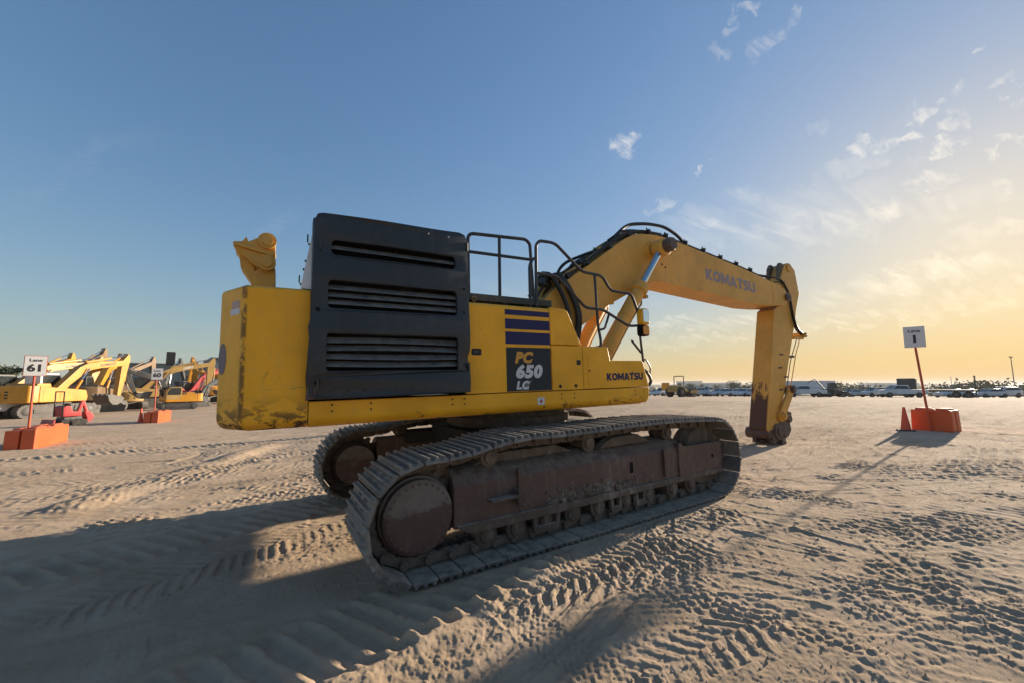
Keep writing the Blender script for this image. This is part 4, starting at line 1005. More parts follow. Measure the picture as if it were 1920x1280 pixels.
part(B().prism([(7.62, .42), (7.86, .52), (8.10, .78), (8.35, .86), (8.55, .80), (8.50, .62), (8.42, .52), (8.46, .36), (8.30, .20), (8.14, .16), (8.10, .02), (7.98, -.06), (7.84, -.02), (7.86, .12), (7.74, .14), (7.62, .05), (7.50, .08), (7.52, .24)], 'y', .06, .16), 'coupler_plate', M['mud'], .015, parent=cpl)
part(B().box(7.70, 8.2, -.27, .07, .22, .44), 'coupler_body', M['mud'], .02, parent=cpl)
for x, z in ((8.30, .66), (8.02, .30), (7.9, .06)):
    part(B().lathe((x, -.10, z), (0, -1, 0), [(-.30, .07), (.30, .07), (.30, .10), (.33, .10), (.33, .04)], 18), 'coupler_pin', M['brown'], parent=cpl)
# ------------------------------------------------------------------ the rest of the yard
def az(u): return YAW - math.atan((u-960)/FPX)
def at(u, d):
    a = az(u); x, y = CAM[0]+d*math.cos(a), CAM[1]+d*math.sin(a); return (x, y, hz(x, y))
M['orange'] = paint('orange_plastic', (.62, .10, .022), .5, .22, 0, var=.1, bump=.05)
M['post'] = paint('red_orange_post', (.55, .085, .03), .5, .2, 0)
M['sign'] = plain('white_sign_face', (.66, .66, .66), .5)
M['ink'] = plain('black_ink', (.02, .02, .022), .5)
M['cone'] = paint('faded_orange_rubber', (.75, .10, .04), .6, .3, 0)
M['rubber'] = paint('tyre_rubber', (.018, .018, .018), .85, .5, 0)
M['glass'] = plain('dark_glass', (.02, .026, .03), .08, 0., .8)
M['white'] = paint('white_vehicle_paint', (.62, .63, .64), .35, .25, 0)
M['grey'] = paint('grey_vehicle_paint', (.16, .165, .17), .4, .3, 0)
M['charcoal'] = paint('charcoal_machine_paint', (.05, .052, .056), .5, .5, 0)
M['byel'] = paint('machine_yellow', (.56, .245, .010), .42, .16, .25)
M['btan'] = paint('machine_tan_yellow', (.42, .26, .07), .5, .6, .3)
M['bbrown'] = paint('machine_brown', (.20, .12, .055), .6, .6, .3)
M['bred'] = paint('machine_red', (.42, .022, .025), .4, .25, 0)
M['bblue'] = paint('machine_blue_roof', (.03, .06, .11), .4, .3, 0)
M['steel'] = paint('worn_steel', (.09, .085, .08), .55, .6, .2)
M['wall'] = paint('teal_grey_cladding', (.15, .20, .215), .55, .1, 0, var=.06)
M['roof'] = paint('grey_roof', (.14, .15, .15), .6, .1, 0)
M['darkdoor'] = plain('dark_opening', (.02, .025, .03), .6)
M['galv'] = plain('galvanised_pole', (.18, .18, .18), .5, .4)

# ---- orange ballast blocks, lane signs and cones ------------------------
def block(loc, rz, L, W, H, label, group='orange plastic ballast blocks under the lane signs'):
    r = empty('ballast_block', loc, rz); tag(r, label, 'barrier', group)
    b = B().prism([(-L/2, 0), (L/2, 0), (L/2-.02, H), (-L/2+.02, H)], 'y', -W/2, W/2, None)
    b.obj('body', M['orange'], r, .035, 3)
    for x in (-L*.25, L*.25):
        B().prism(rrect(x-L*.15, x+L*.15, -W*.32, W*.32, .05), 'z', H-.005, H+.05, (x, 0, .86)).obj('stacking_lug', M['orange'], r, .012, 2)
    B().lathe((0, 0, H-.01), (0, 0, 1), [(0, .07), (.03, .07), (.04, .05)], 16).obj('filler_cap', M['orange'], r)
    return r
def lane_sign(base, top, num, face_dir, label, w=.48, h=.63, tilt=0., border=True):
    r = empty('lane_sign', base); tag(r, label, 'sign', 'numbered lane signs on posts')
    top = Vector(top)-Vector(base)
    B().cyl((0, 0, 0), top, .030, 10).obj('post', M['post'], r)
    # panel plane: width axis horizontal, facing face_dir
    fd = Vector((math.cos(face_dir), math.sin(face_dir), 0)); wx = Vector((-fd.y, fd.x, 0)); uz = top.normalized()
    wx = (wx-uz*wx.dot(uz)).normalized(); fd = wx.cross(uz)*1.0
    if fd.dot(Vector((math.cos(face_dir), math.sin(face_dir), 0))) < 0: fd = -fd
    if tilt:
        rm = Matrix.Rotation(tilt, 3, fd); wx = rm @ wx; uz2 = rm @ uz
    else: uz2 = uz
    org = top + fd*.045 - uz2*.02
    P = lambda x, y, z: org + wx*x + uz2*(y) + fd*z
    def pl(x0, x1, y0, y1, z0, z1, mat, name):
        q = B(); vs = [P(x0, y0, z0), P(x1, y0, z0), P(x1, y1, z0), P(x0, y1, z0), P(x0, y0, z1), P(x1, y0, z1), P(x1, y1, z1), P(x0, y1, z1)]
        q.poly(vs, [(0, 3, 2, 1), (4, 5, 6, 7), (0, 1, 5, 4), (1, 2, 6, 5), (2, 3, 7, 6), (3, 0, 4, 7)]); return q.obj(name, mat, r)
    pan = pl(-w/2, w/2, 0, h, -.012, .0, M['post'] if border else M['sign'], 'panel')
    f = pl(-w/2+.015, w/2-.015, .015, h-.015, .001, .004, M['sign'], 'face'); f.parent = pan
    sgn = 1 if wx.cross(uz2).dot(fd) > 0 else -1
    for body, size, y in ((num, .30, h*.24), ('Lane', .125, h*.72)):
        me = text_mesh('lettering', body, size, M['ink'], lambda a, b_, c: P(sgn*a, y+b_, .006+c), 0, .012 if size > .2 else .003, .001, 1.12, 'CENTER')
        link('lettering', me, pan)
    return r
def cone(loc, label, h=.72, rz=0.):
    r = empty('traffic_cone', loc, rz); tag(r, label, 'traffic cone', 'traffic cones beside the ballast blocks')
    B().lathe((0, 0, .03), (0, 0, 1), [(0, .125), (.02, .118), (h-.05, .032), (h-.03, .026)], 20).obj('cone_body', M['cone'], r)
    B().prism(rrect(-.19, .19, -.19, .19, .04), 'z', 0, .035).obj('cone_base', M['rubber'], r, .006)
    return r
def gz(x, y, d=0): return (x, y, hz(x, y)-.015+d)
# lane 61: two blocks side by side with the post between them
a61 = math.atan2(14.27-12.15, -9.17+9.26); c61 = Vector((-9.21, 13.2, 0)); n61 = Vector((-math.sin(a61), math.cos(a61), 0)); t61 = Vector((math.cos(a61), math.sin(a61), 0))
p = c61+n61*.17; block(gz(p.x, p.y), a61, 2.12, .31, .60, 'bright orange block under the Lane 61 sign, the one nearer the excavator')
p = c61+n61*.51; block(gz(p.x, p.y), a61, 2.12, .31, .58, 'orange block under the Lane 61 sign, the one nearer the picture edge')
p = c61+n61*.34-t61*.62
lane_sign(gz(p.x, p.y), (p.x-.02, p.y, 2.08), '61', math.atan2(CAM[1]-p.y, CAM[0]-p.x)+.05, 'white Lane 61 sign with red border on an orange post')
# lane 60
a60 = math.atan2(25.14-23.17, -8.08+8.32); c60 = Vector((-8.2, 24.15, 0)); n60 = Vector((-math.sin(a60), math.cos(a60), 0)); t60 = Vector((math.cos(a60), math.sin(a60), 0))
p = c60+n60*.17; block(gz(p.x, p.y), a60, 2.0, .31, .60, 'orange block under the Lane 60 sign, the one nearer the big excavator')
p = c60+n60*.51; block(gz(p.x, p.y), a60, 2.0, .31, .58, 'orange block under the Lane 60 sign, the one beside the faded cone')
p = c60+n60*.34-t60*.55
lane_sign(gz(p.x, p.y), (p.x-.03, p.y, 2.10), '60', math.atan2(CAM[1]-p.y, CAM[0]-p.x)+.05, 'white Lane 60 sign on a thin orange post', border=False)
cone(gz(-9.19, 23.84), 'faded orange cone beside the Lane 60 blocks', .80)
# lane 1
a1_ = math.atan2(-2.59+1.73, 13.16-13.22); c1 = Vector((13.19, -2.22, 0)); n1_ = Vector((math.sin(-a1_), math.cos(a1_), 0)); nx = Vector((-math.sin(a1_), math.cos(a1_), 0))
if nx.x < 0: nx = -nx
p = c1+nx*.16; block(gz(p.x, p.y), a1_, .90, .28, .62, 'orange block in front of the other under the leaning Lane 1 sign')
p = c1+nx*.48; block(gz(p.x, p.y), a1_, .92, .28, .61, 'orange block behind the other under the leaning Lane 1 sign')
p = c1-nx*.05
lane_sign(gz(p.x, p.y), (p.x-.03, p.y+.13, 2.83), '1', math.atan2(CAM[1]-p.y, CAM[0]-p.x), 'white Lane 1 sign on a leaning red post', .46, .62, -.06, border=False)
q = at(1685, 16.9); cone((q[0], q[1], q[2]-.015), 'bright red-orange cone at the Lane 1 blocks', .70, .4)
# one more block, added out of view to cast the shadow that reaches in
q = at(1962, 17.6); block((q[0], q[1], q[2]-.015), a1_, .90, .3, .62, 'orange block added beyond the right picture edge to cast its shadow into view')

# ---- generic smaller excavators ------------------------------------------
def band(L, r, h, n=44):
    """toothed outline of a small crawler track"""
    pts = []; zc = r; per = 2*L+2*math.pi*r
    m = int(per/.19)*2
    for k in range(m):
        s = per*k/m; rr = r if k % 2 else r-.035
        if s < L: pts.append((-L/2+s, zc+rr))
        elif s < L+math.pi*r:
            a = math.pi/2-(s-L)/r; pts.append((L/2+rr*math.cos(a), zc+rr*math.sin(a)))
        elif s < 2*L+math.pi*r: pts.append((L/2-(s-L-math.pi*r), zc-rr))
        else:
            a = -math.pi/2-(s-2*L-math.pi*r)/r; pts.append((-L/2+rr*math.cos(a), zc+rr*math.sin(a)))
    return pts
def placed(poly, ox, oz, ang, s=1.):
    c, n = math.cos(ang), math.sin(ang); return [(ox+s*(x*c-z*n), oz+s*(x*n+z*c)) for x, z in poly]
def small_excavator(loc, heading, label, body, boomc, armc, s=1., trk=0., ba=38, aa=-80, ka=-120, cabc='charcoal', text=None, group='used excavators parked in the far row', buck=True, cabroof=None, boomL=5.5, armL=2.9, lowcab=False):
    r = empty('parked_excavator', loc, heading); tag(r, label, 'excavator', group)
    def ob(b, name, mat, par=None, bev=0, rot=0.):
        if s != 1: b.xf(Matrix.Scale(s, 4))
        if rot: b.xf(Matrix.Rotation(rot, 4, 'Z'))
        return b.obj(name, M[mat], par or r, bev)
    for sy in (-1, 1):
        tk = ob(B().prism(band(3.0, .44, 0), 'y', sy*1.15-.28, sy*1.15+.28), 'crawler_track', 'steel', rot=trk)
        ob(B().prism([(-1.2, .30), (-1.2, .58), (1.2, .58), (1.2, .30)], 'y', sy*1.15-.31, sy*1.15+.31), 'track_frame', 'steel', tk, .02, trk)
        for x in (-1.5, 1.5): ob(B().lathe((x, sy*1.15, .44), (0, sy, 0), [(-.3, .25), (.29, .25), (.31, .2), (.33, .1)], 14), 'sprocket' if x < 0 else 'idler', 'steel', tk, 0, trk)
    ob(B().box(-.9, .9, -.9, .9, .5, .95), 'car_body', 'steel', None, .03, trk)
    hs = ob(B().prism([(-1.7, 1.0), (1.5, 1.0), (1.55, 1.3), (1.4, 1.75), (.3, 1.85), (-1.7, 2.0)], 'y', -1.25, 1.25), 'house', body, None, .05)
    for y in (-1.26, 1.25):
        ob(B().box(-1.5, -.5, y, y+.012, 1.15, 1.8), 'engine_door', body, hs, .004)
        ob(B().box(-.4, .5, y, y+.012, 1.15, 1.7), 'engine_door', body, hs, .004)
    cwp = [(-1.7, -1.25), (-2.25, -1.15), (-2.55, -.6), (-2.62, 0), (-2.55, .6), (-2.25, 1.15), (-1.7, 1.25)]
    cw_ = ob(B().prism(cwp, 'z', .98, 2.05), 'counterweight', body, None, .08)
    for z in (1.3, 1.48, 1.66): ob(B().box(-2.60, -2.52, -.35, .35, z-.05, z+.05), 'grille_slot', 'ink', cw_)
    ob(B().prism([(-1.6, 1.98), (-1.5, 2.2), (-.7, 2.2), (-.6, 1.9)], 'y', -.9, .9), 'hood', body, None, .05)
    cp = [(-.05, 1.7), (-.1, 2.75), (.05, 2.9), (1.15, 2.9), (1.5, 2.3), (1.5, 1.3), (-.05, 1.3)]
    cb_ = ob(B().prism(cp, 'y', .32, 1.27), 'cab', cabc, None, .04)
    gp = [(.08, 1.9), (.05, 2.68), (.15, 2.78), (1.08, 2.78), (1.38, 2.25), (1.38, 1.9)]
    for y in (.312, 1.272): ob(B().prism(gp, 'y', y, y+.008), 'window', 'glass', cb_)
    ob(B().poly([(1.17, .42, 2.84), (1.17, 1.17, 2.84), (1.48, 1.17, 2.32), (1.48, .42, 2.32), (1.18, .42, 2.84), (1.18, 1.17, 2.84), (1.49, 1.17, 2.32), (1.49, .42, 2.32)], [(0, 1, 2, 3), (7, 6, 5, 4), (0, 4, 5, 1), (1, 5, 6, 2), (2, 6, 7, 3), (3, 7, 4, 0)]), 'window', 'glass', cb_)
    ob(B().box(-.06, -.045, .45, 1.15, 1.95, 2.7), 'window', 'glass', cb_)
    if cabroof: ob(B().box(-.15, 1.25, .28, 1.3, 2.9, 2.98), 'roof', cabroof, cb_, .03)
    # boom, arm, bucket
    L = boomL; bp_ = [(-.2, .12), (.33*L, 1.0), (.47*L, 1.06), (.62*L, .86), (L-.1, .27), (L+.16, .02), (L, -.2), (.62*L, .36), (.47*L, .5), (.38*L, .45), (0, -.22), (-.2, -.1)]
    fx, fz = .55, 1.75; A = R(ba)-math.atan2(.0, 1)
    bo = ob(B().prism(placed(bp_, fx, fz, A), 'y', -.28, .16), 'boom', boomc, None, .03)
    ex, ez = fx+L*math.cos(A), fz+L*math.sin(A); G = R(aa)
    ap = [(-.75, .16), (-.7, .32), (-.3, .42), (.5, .34), (armL, .15), (armL+.12, 0), (armL, -.15), (.4, -.26), (-.2, -.22)]
    ar = ob(B().prism(placed(ap, ex, ez, G), 'y', -.24, .12), 'arm', armc, None, .025)
    tx, tz = ex+armL*math.cos(G), ez+armL*math.sin(G)
    if buck:
        kp = [(0, .12), (.30, .30), (.62, .36), (.95, .30), (1.22, .10), (1.30, -.12), (1.15, -.30), (1.32, -.62), (1.2, -.66), (.95, -.38), (.55, -.28), (.25, -.2), (0, -.12)]
        kp = [(0, .14), (.35, .30), (.8, .26), (1.15, .02), (1.28, -.4), (1.20, -.85), (.92, -.82), (.55, -.45), (.15, -.2)]
        bk = ob(B().prism(placed(kp, tx, tz, R(ka)), 'y', -.62, .50), 'bucket', 'steel', None, .02)
        for k in range(4):
            y = -.55+.32*k; ob(B().prism(placed([(1.2, -.8), (1.25, -1.02), (1.10, -.84)], tx, tz, R(ka)), 'y', y, y+.1), 'tooth', 'steel', bk)
    # cylinders
    def rod(p, q, rr, y, name, mat):
        p, q = Vector((p[0], y, p[1])), Vector((q[0], y, q[1])); m_ = p.lerp(q, .58)
        o = ob(B().cyl(p, m_, rr, 10), name, mat); ob(B().cyl(m_, q, rr*.55, 8), 'rod', 'chrome', o)
    mid = placed([(.42*L, .72)], fx, fz, A)[0]
    for y in (-.4, .28): rod((1.25, 1.25), mid, .09, y, 'boom_cylinder', boomc)
    top = placed([(.46*L, 1.12)], fx, fz, A)[0]; arear = placed([(-.7, .25)], ex, ez, G)[0]; rod(top, arear, .085, -.06, 'arm_cylinder', boomc)
    af = placed([(.3, .42)], ex, ez, G)[0]; lk = placed([(armL-.45, .45)], ex, ez, G)[0]; rod(af, lk, .075, -.06, 'bucket_cylinder', armc)
    if buck: rod(lk, placed([(.35, .3)], tx, tz, R(ka))[0], .06, -.06, 'bucket_link', 'steel')
    if text:
        ca, sa = math.cos(A-.20), math.sin(A-.20); o0 = placed([(.60*L, .50)], fx, fz, A)[0]
        me = text_mesh('lettering', text, .26*s, M['ink'] if boomc != 'btan' else M['sign'], lambda a, b_, c: Vector((s*o0[0]+a*ca-b_*sa, -.283*s-c, s*o0[1]+a*sa+b_*ca)), 0, .01, .002, 1.15)
        link('lettering', me, bo)
    return r
def face_to(p, q): return math.atan2(q[1]-p[1], q[0]-p[0])
P_ = at(92, 43.0); Q_ = at(226, 47.5)
small_excavator(P_, face_to(P_, Q_), 'yellow excavator with white cab behind the Lane 61 post, arm hanging down', 'byel', 'byel', 'byel', 1.05, -.35, 22, -97, -150, 'white', 'KOBELCO', armL=2.7, boomL=5.6)
P_ = at(2, 50); Q_ = at(90, 52)
small_excavator(P_, face_to(P_, Q_), 'yellow excavator at the left picture edge with long boom behind the Lane 61 sign', 'byel', 'byel', 'byel', 1.08, .1, 20, -100, -150, 'charcoal', 'KOMATSU', boomL=6.3)
P_ = at(120, 57); Q_ = at(170, 60)
small_excavator(P_, face_to(P_, Q_), 'brown excavator with rusty raised arm tip behind the yellow boom', 'bbrown', 'bbrown', 'bbrown', 1.05, .3, 40, -85, -140)
P_ = at(176, 51); Q_ = at(262, 62)
small_excavator(P_, face_to(P_, Q_), 'yellow excavator with bright arm, its shaded body coloured dark brown, beside the teal building', 'bbrown', 'byel', 'byel', 1.08, -.3, 25, -90, -140, armL=2.4, boomL=6.3)  # yellow machine; shade on its body is put in as brown paint
P_ = at(258, 60); Q_ = at(350, 61)
small_excavator(P_, face_to(P_, Q_), 'tan excavator with white lettered boom reaching up behind the Lane 60 sign', 'btan', 'btan', 'btan', 1.12, .0, 26, -92, -140, 'charcoal', 'DEERE', boomL=6.0)
P_ = at(338, 50); Q_ = at(250, 50)
small_excavator(P_, face_to(P_, Q_)+.25, 'compact yellow excavator with blue cab roof, tail turned to the camera', 'byel', 'charcoal', 'charcoal', .74, -.2, 34, -110, -150, 'btan', None, cabroof='bblue')
P_ = at(352, 63); Q_ = at(440, 66)
small_excavator(P_, face_to(P_, Q_), 'red excavator half hidden behind the compact yellow one', 'bred', 'bred', 'bred', .95, .0, 34, -92, -140)
P_ = at(452, 68); Q_ = at(360, 69)
small_excavator(P_, face_to(P_, Q_), 'yellow excavator mostly hidden behind the big counterweight', 'byel', 'byel', 'byel', .95, .0, 30, -92, -140)
P_ = at(372, 56); Q_ = at(420, 57)
small_excavator(P_, face_to(P_, Q_), 'small grey excavator with black bucket beside the big counterweight', 'grey', 'grey', 'grey', .62, .0, 38, -85, -140)

for u0, d0, u1, d1, lab, c1_, c2_, sc_, ba_, aa_, rf_ in [
    (40, 62, 120, 66, 'yellow excavator far behind the white cab, only boom and cab roof showing', 'byel', 'byel', 1.1, 33, -70, None),
    (214, 66, 285, 70, 'tan excavator between the yellow arm and the Lane 60 sign', 'btan', 'bbrown', 1.05, 38, -80, None),
    (302, 70, 352, 76, 'brown excavator behind the compact yellow one', 'bbrown', 'charcoal', 1.0, 44, -60, None),
    (240, 55, 214, 60, 'grey-brown excavator seen from behind left of the Lane 60 post', 'btan', 'bbrown', .85, 50, -50, 'charcoal'),
    (392, 74, 352, 80, 'yellow excavator deep behind the red boom', 'byel', 'byel', 1.1, 42, -75, None)]:
    P_ = at(u0, d0); Q_ = at(u1, d1); small_excavator(P_, face_to(P_, Q_), lab, c1_, c2_, c2_, sc_, .2, ba_, aa_, -140, 'charcoal', None, cabroof=rf_)
# ---- wheels, pickups, cars -------------------------------------------------
def wheel(par, x, y, r, w, s):
    o = B().lathe((x, y, r), (0, s, 0), [(-w/2, r*.75), (-w/2, r*.95), (-w/2+.03, r), (w/2-.03, r), (w/2, r*.95), (w/2, r*.6), (w/2-.04, r*.55)], 18).obj('wheel', M['rubber'], par)
    B().lathe((x, y, r), (0, s, 0), [(0, r*.5), (w/2-.02, r*.5), (w/2+.0, r*.2)], 14).obj('rim', M['steel'], o)
def car(loc, heading, label, paintm, kind='sedan', group='white cars parked along the far edge of the yard', s=1.):
    r = empty({'sedan': 'parked_car', 'pickup': 'pickup_truck', 'suv': 'parked_car'}[kind], loc, heading); tag(r, label, 'car' if kind != 'pickup' else 'pickup', group)
    m = M[paintm]
    if kind == 'sedan': L, lo, up_, wl = 4.6, [(-2.3, .35), (2.3, .35), (2.32, .62), (2.05, .80), (1.0, .92), (-1.5, .95), (-2.2, .90), (-2.32, .65)], [(-1.85, .93), (-1.05, 1.40), (.25, 1.42), (1.15, .90)], (1.4, -1.4)
    elif kind == 'suv': L, lo, up_, wl = 4.7, [(-2.3, .4), (2.3, .4), (2.32, .8), (2.1, .98), (1.1, 1.08), (-2.25, 1.1)], [(-2.2, 1.08), (-1.95, 1.68), (.2, 1.72), (1.15, 1.06)], (1.4, -1.4)
    else: L, lo, up_, wl = 5.8, [(-2.9, .55), (2.85, .5), (2.9, .95), (2.75, 1.12), (1.45, 1.2), (-2.9, 1.2)], [(-.75, 1.18), (-.62, 1.85), (.85, 1.87), (1.55, 1.18)], (1.8, -1.75)
    hw = .9 if kind != 'pickup' else .98
    body = B().prism(lo, 'y', -hw, hw).obj('body', m, r, .07, 3)
    zc = lo[-2][1]
    b = B().prism(up_, 'y', -hw+.06, hw-.06)
    for v_ in b.bm.verts:
        if v_.co.z > zc+.25: v_.co.y *= .84
    cabn = b.obj('cabin', m, r, .05, 2)
    # glass set into the cabin
    cx = sum(p_[0] for p_ in up_)/4; cz = sum(p_[1] for p_ in up_)/4
    gl = [(cx+(x-cx)*.86, cz+(z-cz)*.66) for x, z in up_]
    for sy in (-1, 1):
        b = B().prism(gl, 'y', sy*(hw-.10), sy*(hw-.055)); 
        for v_ in b.bm.verts:
            if v_.co.z > zc+.22: v_.co.y *= .875
        g_ = b.obj('window', M['glass'], cabn)
    (xa, za), (xb, zb), (xc, zc_), (xd, zd) = up_
    for (x0, z0, x1, z1) in ((xd, zd, xc, zc_), (xa, za, xb, zb)):
        dx, dz = x1-x0, z1-z0; nx_, nz_ = (dz, -dx) if x0 > 0 else (-dz, dx); nl = math.hypot(nx_, nz_); nx_, nz_ = abs(nx_)/nl*(1 if x0 > 0 else -1), abs(nz_)/nl
        q = []
        for t_, wf in ((.14, .92), (.88, .80)):
            for sy in (-1, 1): q.append((x0+dx*t_+nx_*.004, sy*(hw-.12)*wf, z0+dz*t_+nz_*.004))
        q2 = [(a_+nx_*.012, b_, c_+nz_*.012) for a_, b_, c_ in q]
        B().poly(q+q2, [(0, 1, 3, 2), (4, 6, 7, 5), (0, 2, 6, 4), (1, 5, 7, 3), (0, 4, 5, 1), (2, 3, 7, 6)]).obj('windscreen', M['glass'], cabn)
    rr_ = .33 if kind == 'sedan' else .40
    for x in wl:
        for sy in (-1, 1): wheel(r, x, sy*(hw-.08), rr_, .22, sy)
    for sy in (-1, 1): B().box(L/2-.02, L/2+.03, sy*(hw-.28)-.16, sy*(hw-.28)+.16, lo[1][1]+.22, lo[1][1]+.38).obj('headlight', M['sheet'], body, .01)
    if kind == 'pickup': B().box(-2.8, -.85, -hw+.1, hw-.1, 1.19, 1.205).obj('bed_opening', M['ink'], body)
    return r
q = at(-62, 41.5); car(q, az(-62)-R(62), 'white pickup with dark lower front cut off by the left picture edge', 'white', 'pickup', 'pickups in the yard', 1)
spots = [(1300, 82, 'suv', 'white SUV just right of the soil compactor'), (1324, 85, 'pickup', 'white pickup second from the soil compactor'), (1346, 84, 'sedan', 'white car third from the soil compactor'), (1368, 84, 'sedan', 'white car fourth from the soil compactor'),
         (1392, 83, 'sedan', 'white car just left of the excavator arm'), (1418, 83, 'sedan', 'white car hidden partly by the excavator arm'), (1318, 98, 'suv', 'grey-white SUV in the second row behind the white pickup'), (1350, 99, 'suv', 'white SUV in the second row behind the third white car')]
spots += [(1228, 100, 'sedan', 'white car at the left end of the far row, by the marker lamp'), (1436, 96, 'suv', 'white SUV hidden behind the excavator arm'), (1381, 100, 'suv', 'white SUV in the second row, just left of the arm'), (1405, 101, 'suv', 'pale SUV in the second row behind the last white car'),
          (1590, 96, 'sedan', 'white car right of the small dark loader'), (1612, 99, 'sedan', 'second white car right of the small dark loader'), (1634, 97, 'suv', 'white SUV left of the canopy pickup'), (1775, 98, 'sedan', 'white car right of the flatbed tail'), (1800, 99, 'sedan', 'white car left of the single dark post'), (1846, 98, 'sedan', 'white car right of the single dark post'), (1872, 100, 'suv', 'white SUV left of the near light pole')]
for k, (u, d, kd, lab) in enumerate(spots):
    q = at(u, d); car(q, az(u)+R(180-38+8*math.sin(k*2.1)), lab, 'white', kd)
q = at(1502, 80); car(q, az(1502)+R(112), 'white pickup in front of the white box trailer', 'white', 'pickup', 'pickups in the yard')
q = at(1682, 84); car(q, az(1690)+R(118), 'white pickup with canopy left of the flatbed', 'white', 'pickup', 'pickups in the yard')
q = at(1239, 92); car(q, az(1239)+R(150), 'grey-white van behind the amber marker lamp', 'white', 'suv')
q = at(1256, 94); car(q, az(1256)+R(150), 'white SUV behind the orange square sign', 'white', 'suv')

def box_trailer(loc, heading, L, label):
    r = empty('box_trailer', loc, heading); tag(r, label, 'trailer')
    bd = B().box(-L/2, L/2, -1.25, 1.25, .9, 2.9).obj('box', M['white'], r, .04)
    for k in range(int(L)):
        x = -L/2+.5+k
        for y in (-1.262, 1.25): B().box(x-.02, x+.02, y, y+.012, .95, 2.85).obj('rib', M['white'], bd)
    B().box(-L/2+.2, L/2-.2, -.5, .5, .65, .9).obj('chassis', M['charcoal'], r)
    for x in (-L/2+1, -L/2+2.1):
        for s in (-1, 1): wheel(r, x, s*1.05, .5, .3, s)
    B().box(L/2-1.4, L/2-1.2, -.6, .6, .1, .9).obj('landing_leg', M['charcoal'], r, .02)
q = at(1512, 91); box_trailer(q, az(1512)+R(98), 7.5, 'long white box trailer behind the white pickup')
def flatbed(loc, heading, label):
    r = empty('flatbed_truck', loc, heading); tag(r, label, 'truck')
    B().box(-5, 1.4, -1.2, 1.2, 1.0, 1.25).obj('bed', M['charcoal'], r, .03)
    B().box(1.4, 3.6, -1.2, 1.2, .6, 3.0).obj('cab', M['charcoal'], r, .12)
    B().box(-5, -4.9, -1.2, 1.2, 1.25, 1.8).obj('tail_board', M['charcoal'], r)
    for x in (-3.9, -2.7, 2.6):
        for s in (-1, 1): wheel(r, x, s*1.0, .5, .3, s)
q = at(1738, 90); flatbed(q, az(1738)+R(88), 'dark flatbed truck behind the Lane 1 post')

# ---- soil compactor, backhoe, trencher ------------------------------------
def compactor(loc, heading):
    r = empty('soil_compactor', loc, heading); tag(r, 'soil compactor with open roll frame seen dark against the sky', 'roller')
    B().prism([(-2.4, .7), (-2.5, 1.6), (-1.2, 1.75), (-.6, 1.2), (.5, 1.1), (.5, .7)], 'y', -.75, .75).obj('body', M['btan'], r, .08)
    B().box(-.5, .35, -.5, .5, 1.1, 1.3).obj('floor', M['charcoal'], r)
    B().prism([(-.55, 1.25), (-.2, 1.25), (-.2, 1.45), (-.4, 1.5), (-.5, 1.95), (-.6, 1.95)], 'y', -.3, .3).obj('seat', M['charcoal'], r, .04)
    B().tube(fillet([(-.7, -.75, 1.1), (-.65, -.75, 2.95), (-.65, .75, 2.95), (-.7, .75, 1.1)], .12), .065, 8).obj('roll_frame', M['charcoal'], r)
    B().tube(fillet([(.3, -.5, 1.1), (.2, -.5, 1.9), (.2, .5, 1.9), (.3, .5, 1.1)], .1), .03, 8).obj('hand_rail', M['charcoal'], r)
    for s in (-1, 1): wheel(r, -1.6, s*.85, .74, .5, s)
    B().lathe((1.6, -.95, .72), (0, 1, 0), [(0, .6), (0, .72), (1.9, .72), (1.9, .6)], 28).obj('drum', M['steel'], r)
    f_ = B()
    for s in (-1, 1): f_ = B().box(.5, 2.3, s*1.0-.06, s*1.0+.06, .55, .9).obj('drum_frame', M['btan'], r, .03)
    B().box(2.3, 2.45, -1.05, 1.05, .55, .9).obj('drum_frame', M['orange'], r, .03)
q = at(1276, 62); compactor(q, az(1276)+R(-32))
def backhoe(loc, heading):
    r = empty('compact_loader', loc, heading); tag(r, 'small dark loader with thin boom between white trailer and pickup', 'loader')
    B().prism([(-1.5, .5), (-1.5, 1.3), (-.6, 1.45), (.9, 1.1), (1.3, .8), (1.3, .5)], 'y', -.6, .6).obj('body', M['charcoal'], r, .06)
    B().prism([(-.7, 1.4), (-.6, 2.3), (.3, 2.3), (.55, 1.3)], 'y', -.5, .5).obj('cab', M['charcoal'], r, .06)
    B().tube([(-1.2, 0, 1.2), (-2.4, 0, 2.9), (-3.4, 0, 2.4)], .09, 8).obj('boom', M['charcoal'], r)
    B().prism([(1.3, .2), (1.9, .15), (2.0, .5), (1.6, .95), (1.3, .9)], 'y', -.8, .8).obj('bucket', M['steel'], r, .02)
    for x, rr_ in ((-.9, .62), (.95, .45)):
        for s in (-1, 1): wheel(r, x, s*.75, rr_, .3, s)
q = at(1558, 84); backhoe(q, az(1558)+R(-70))
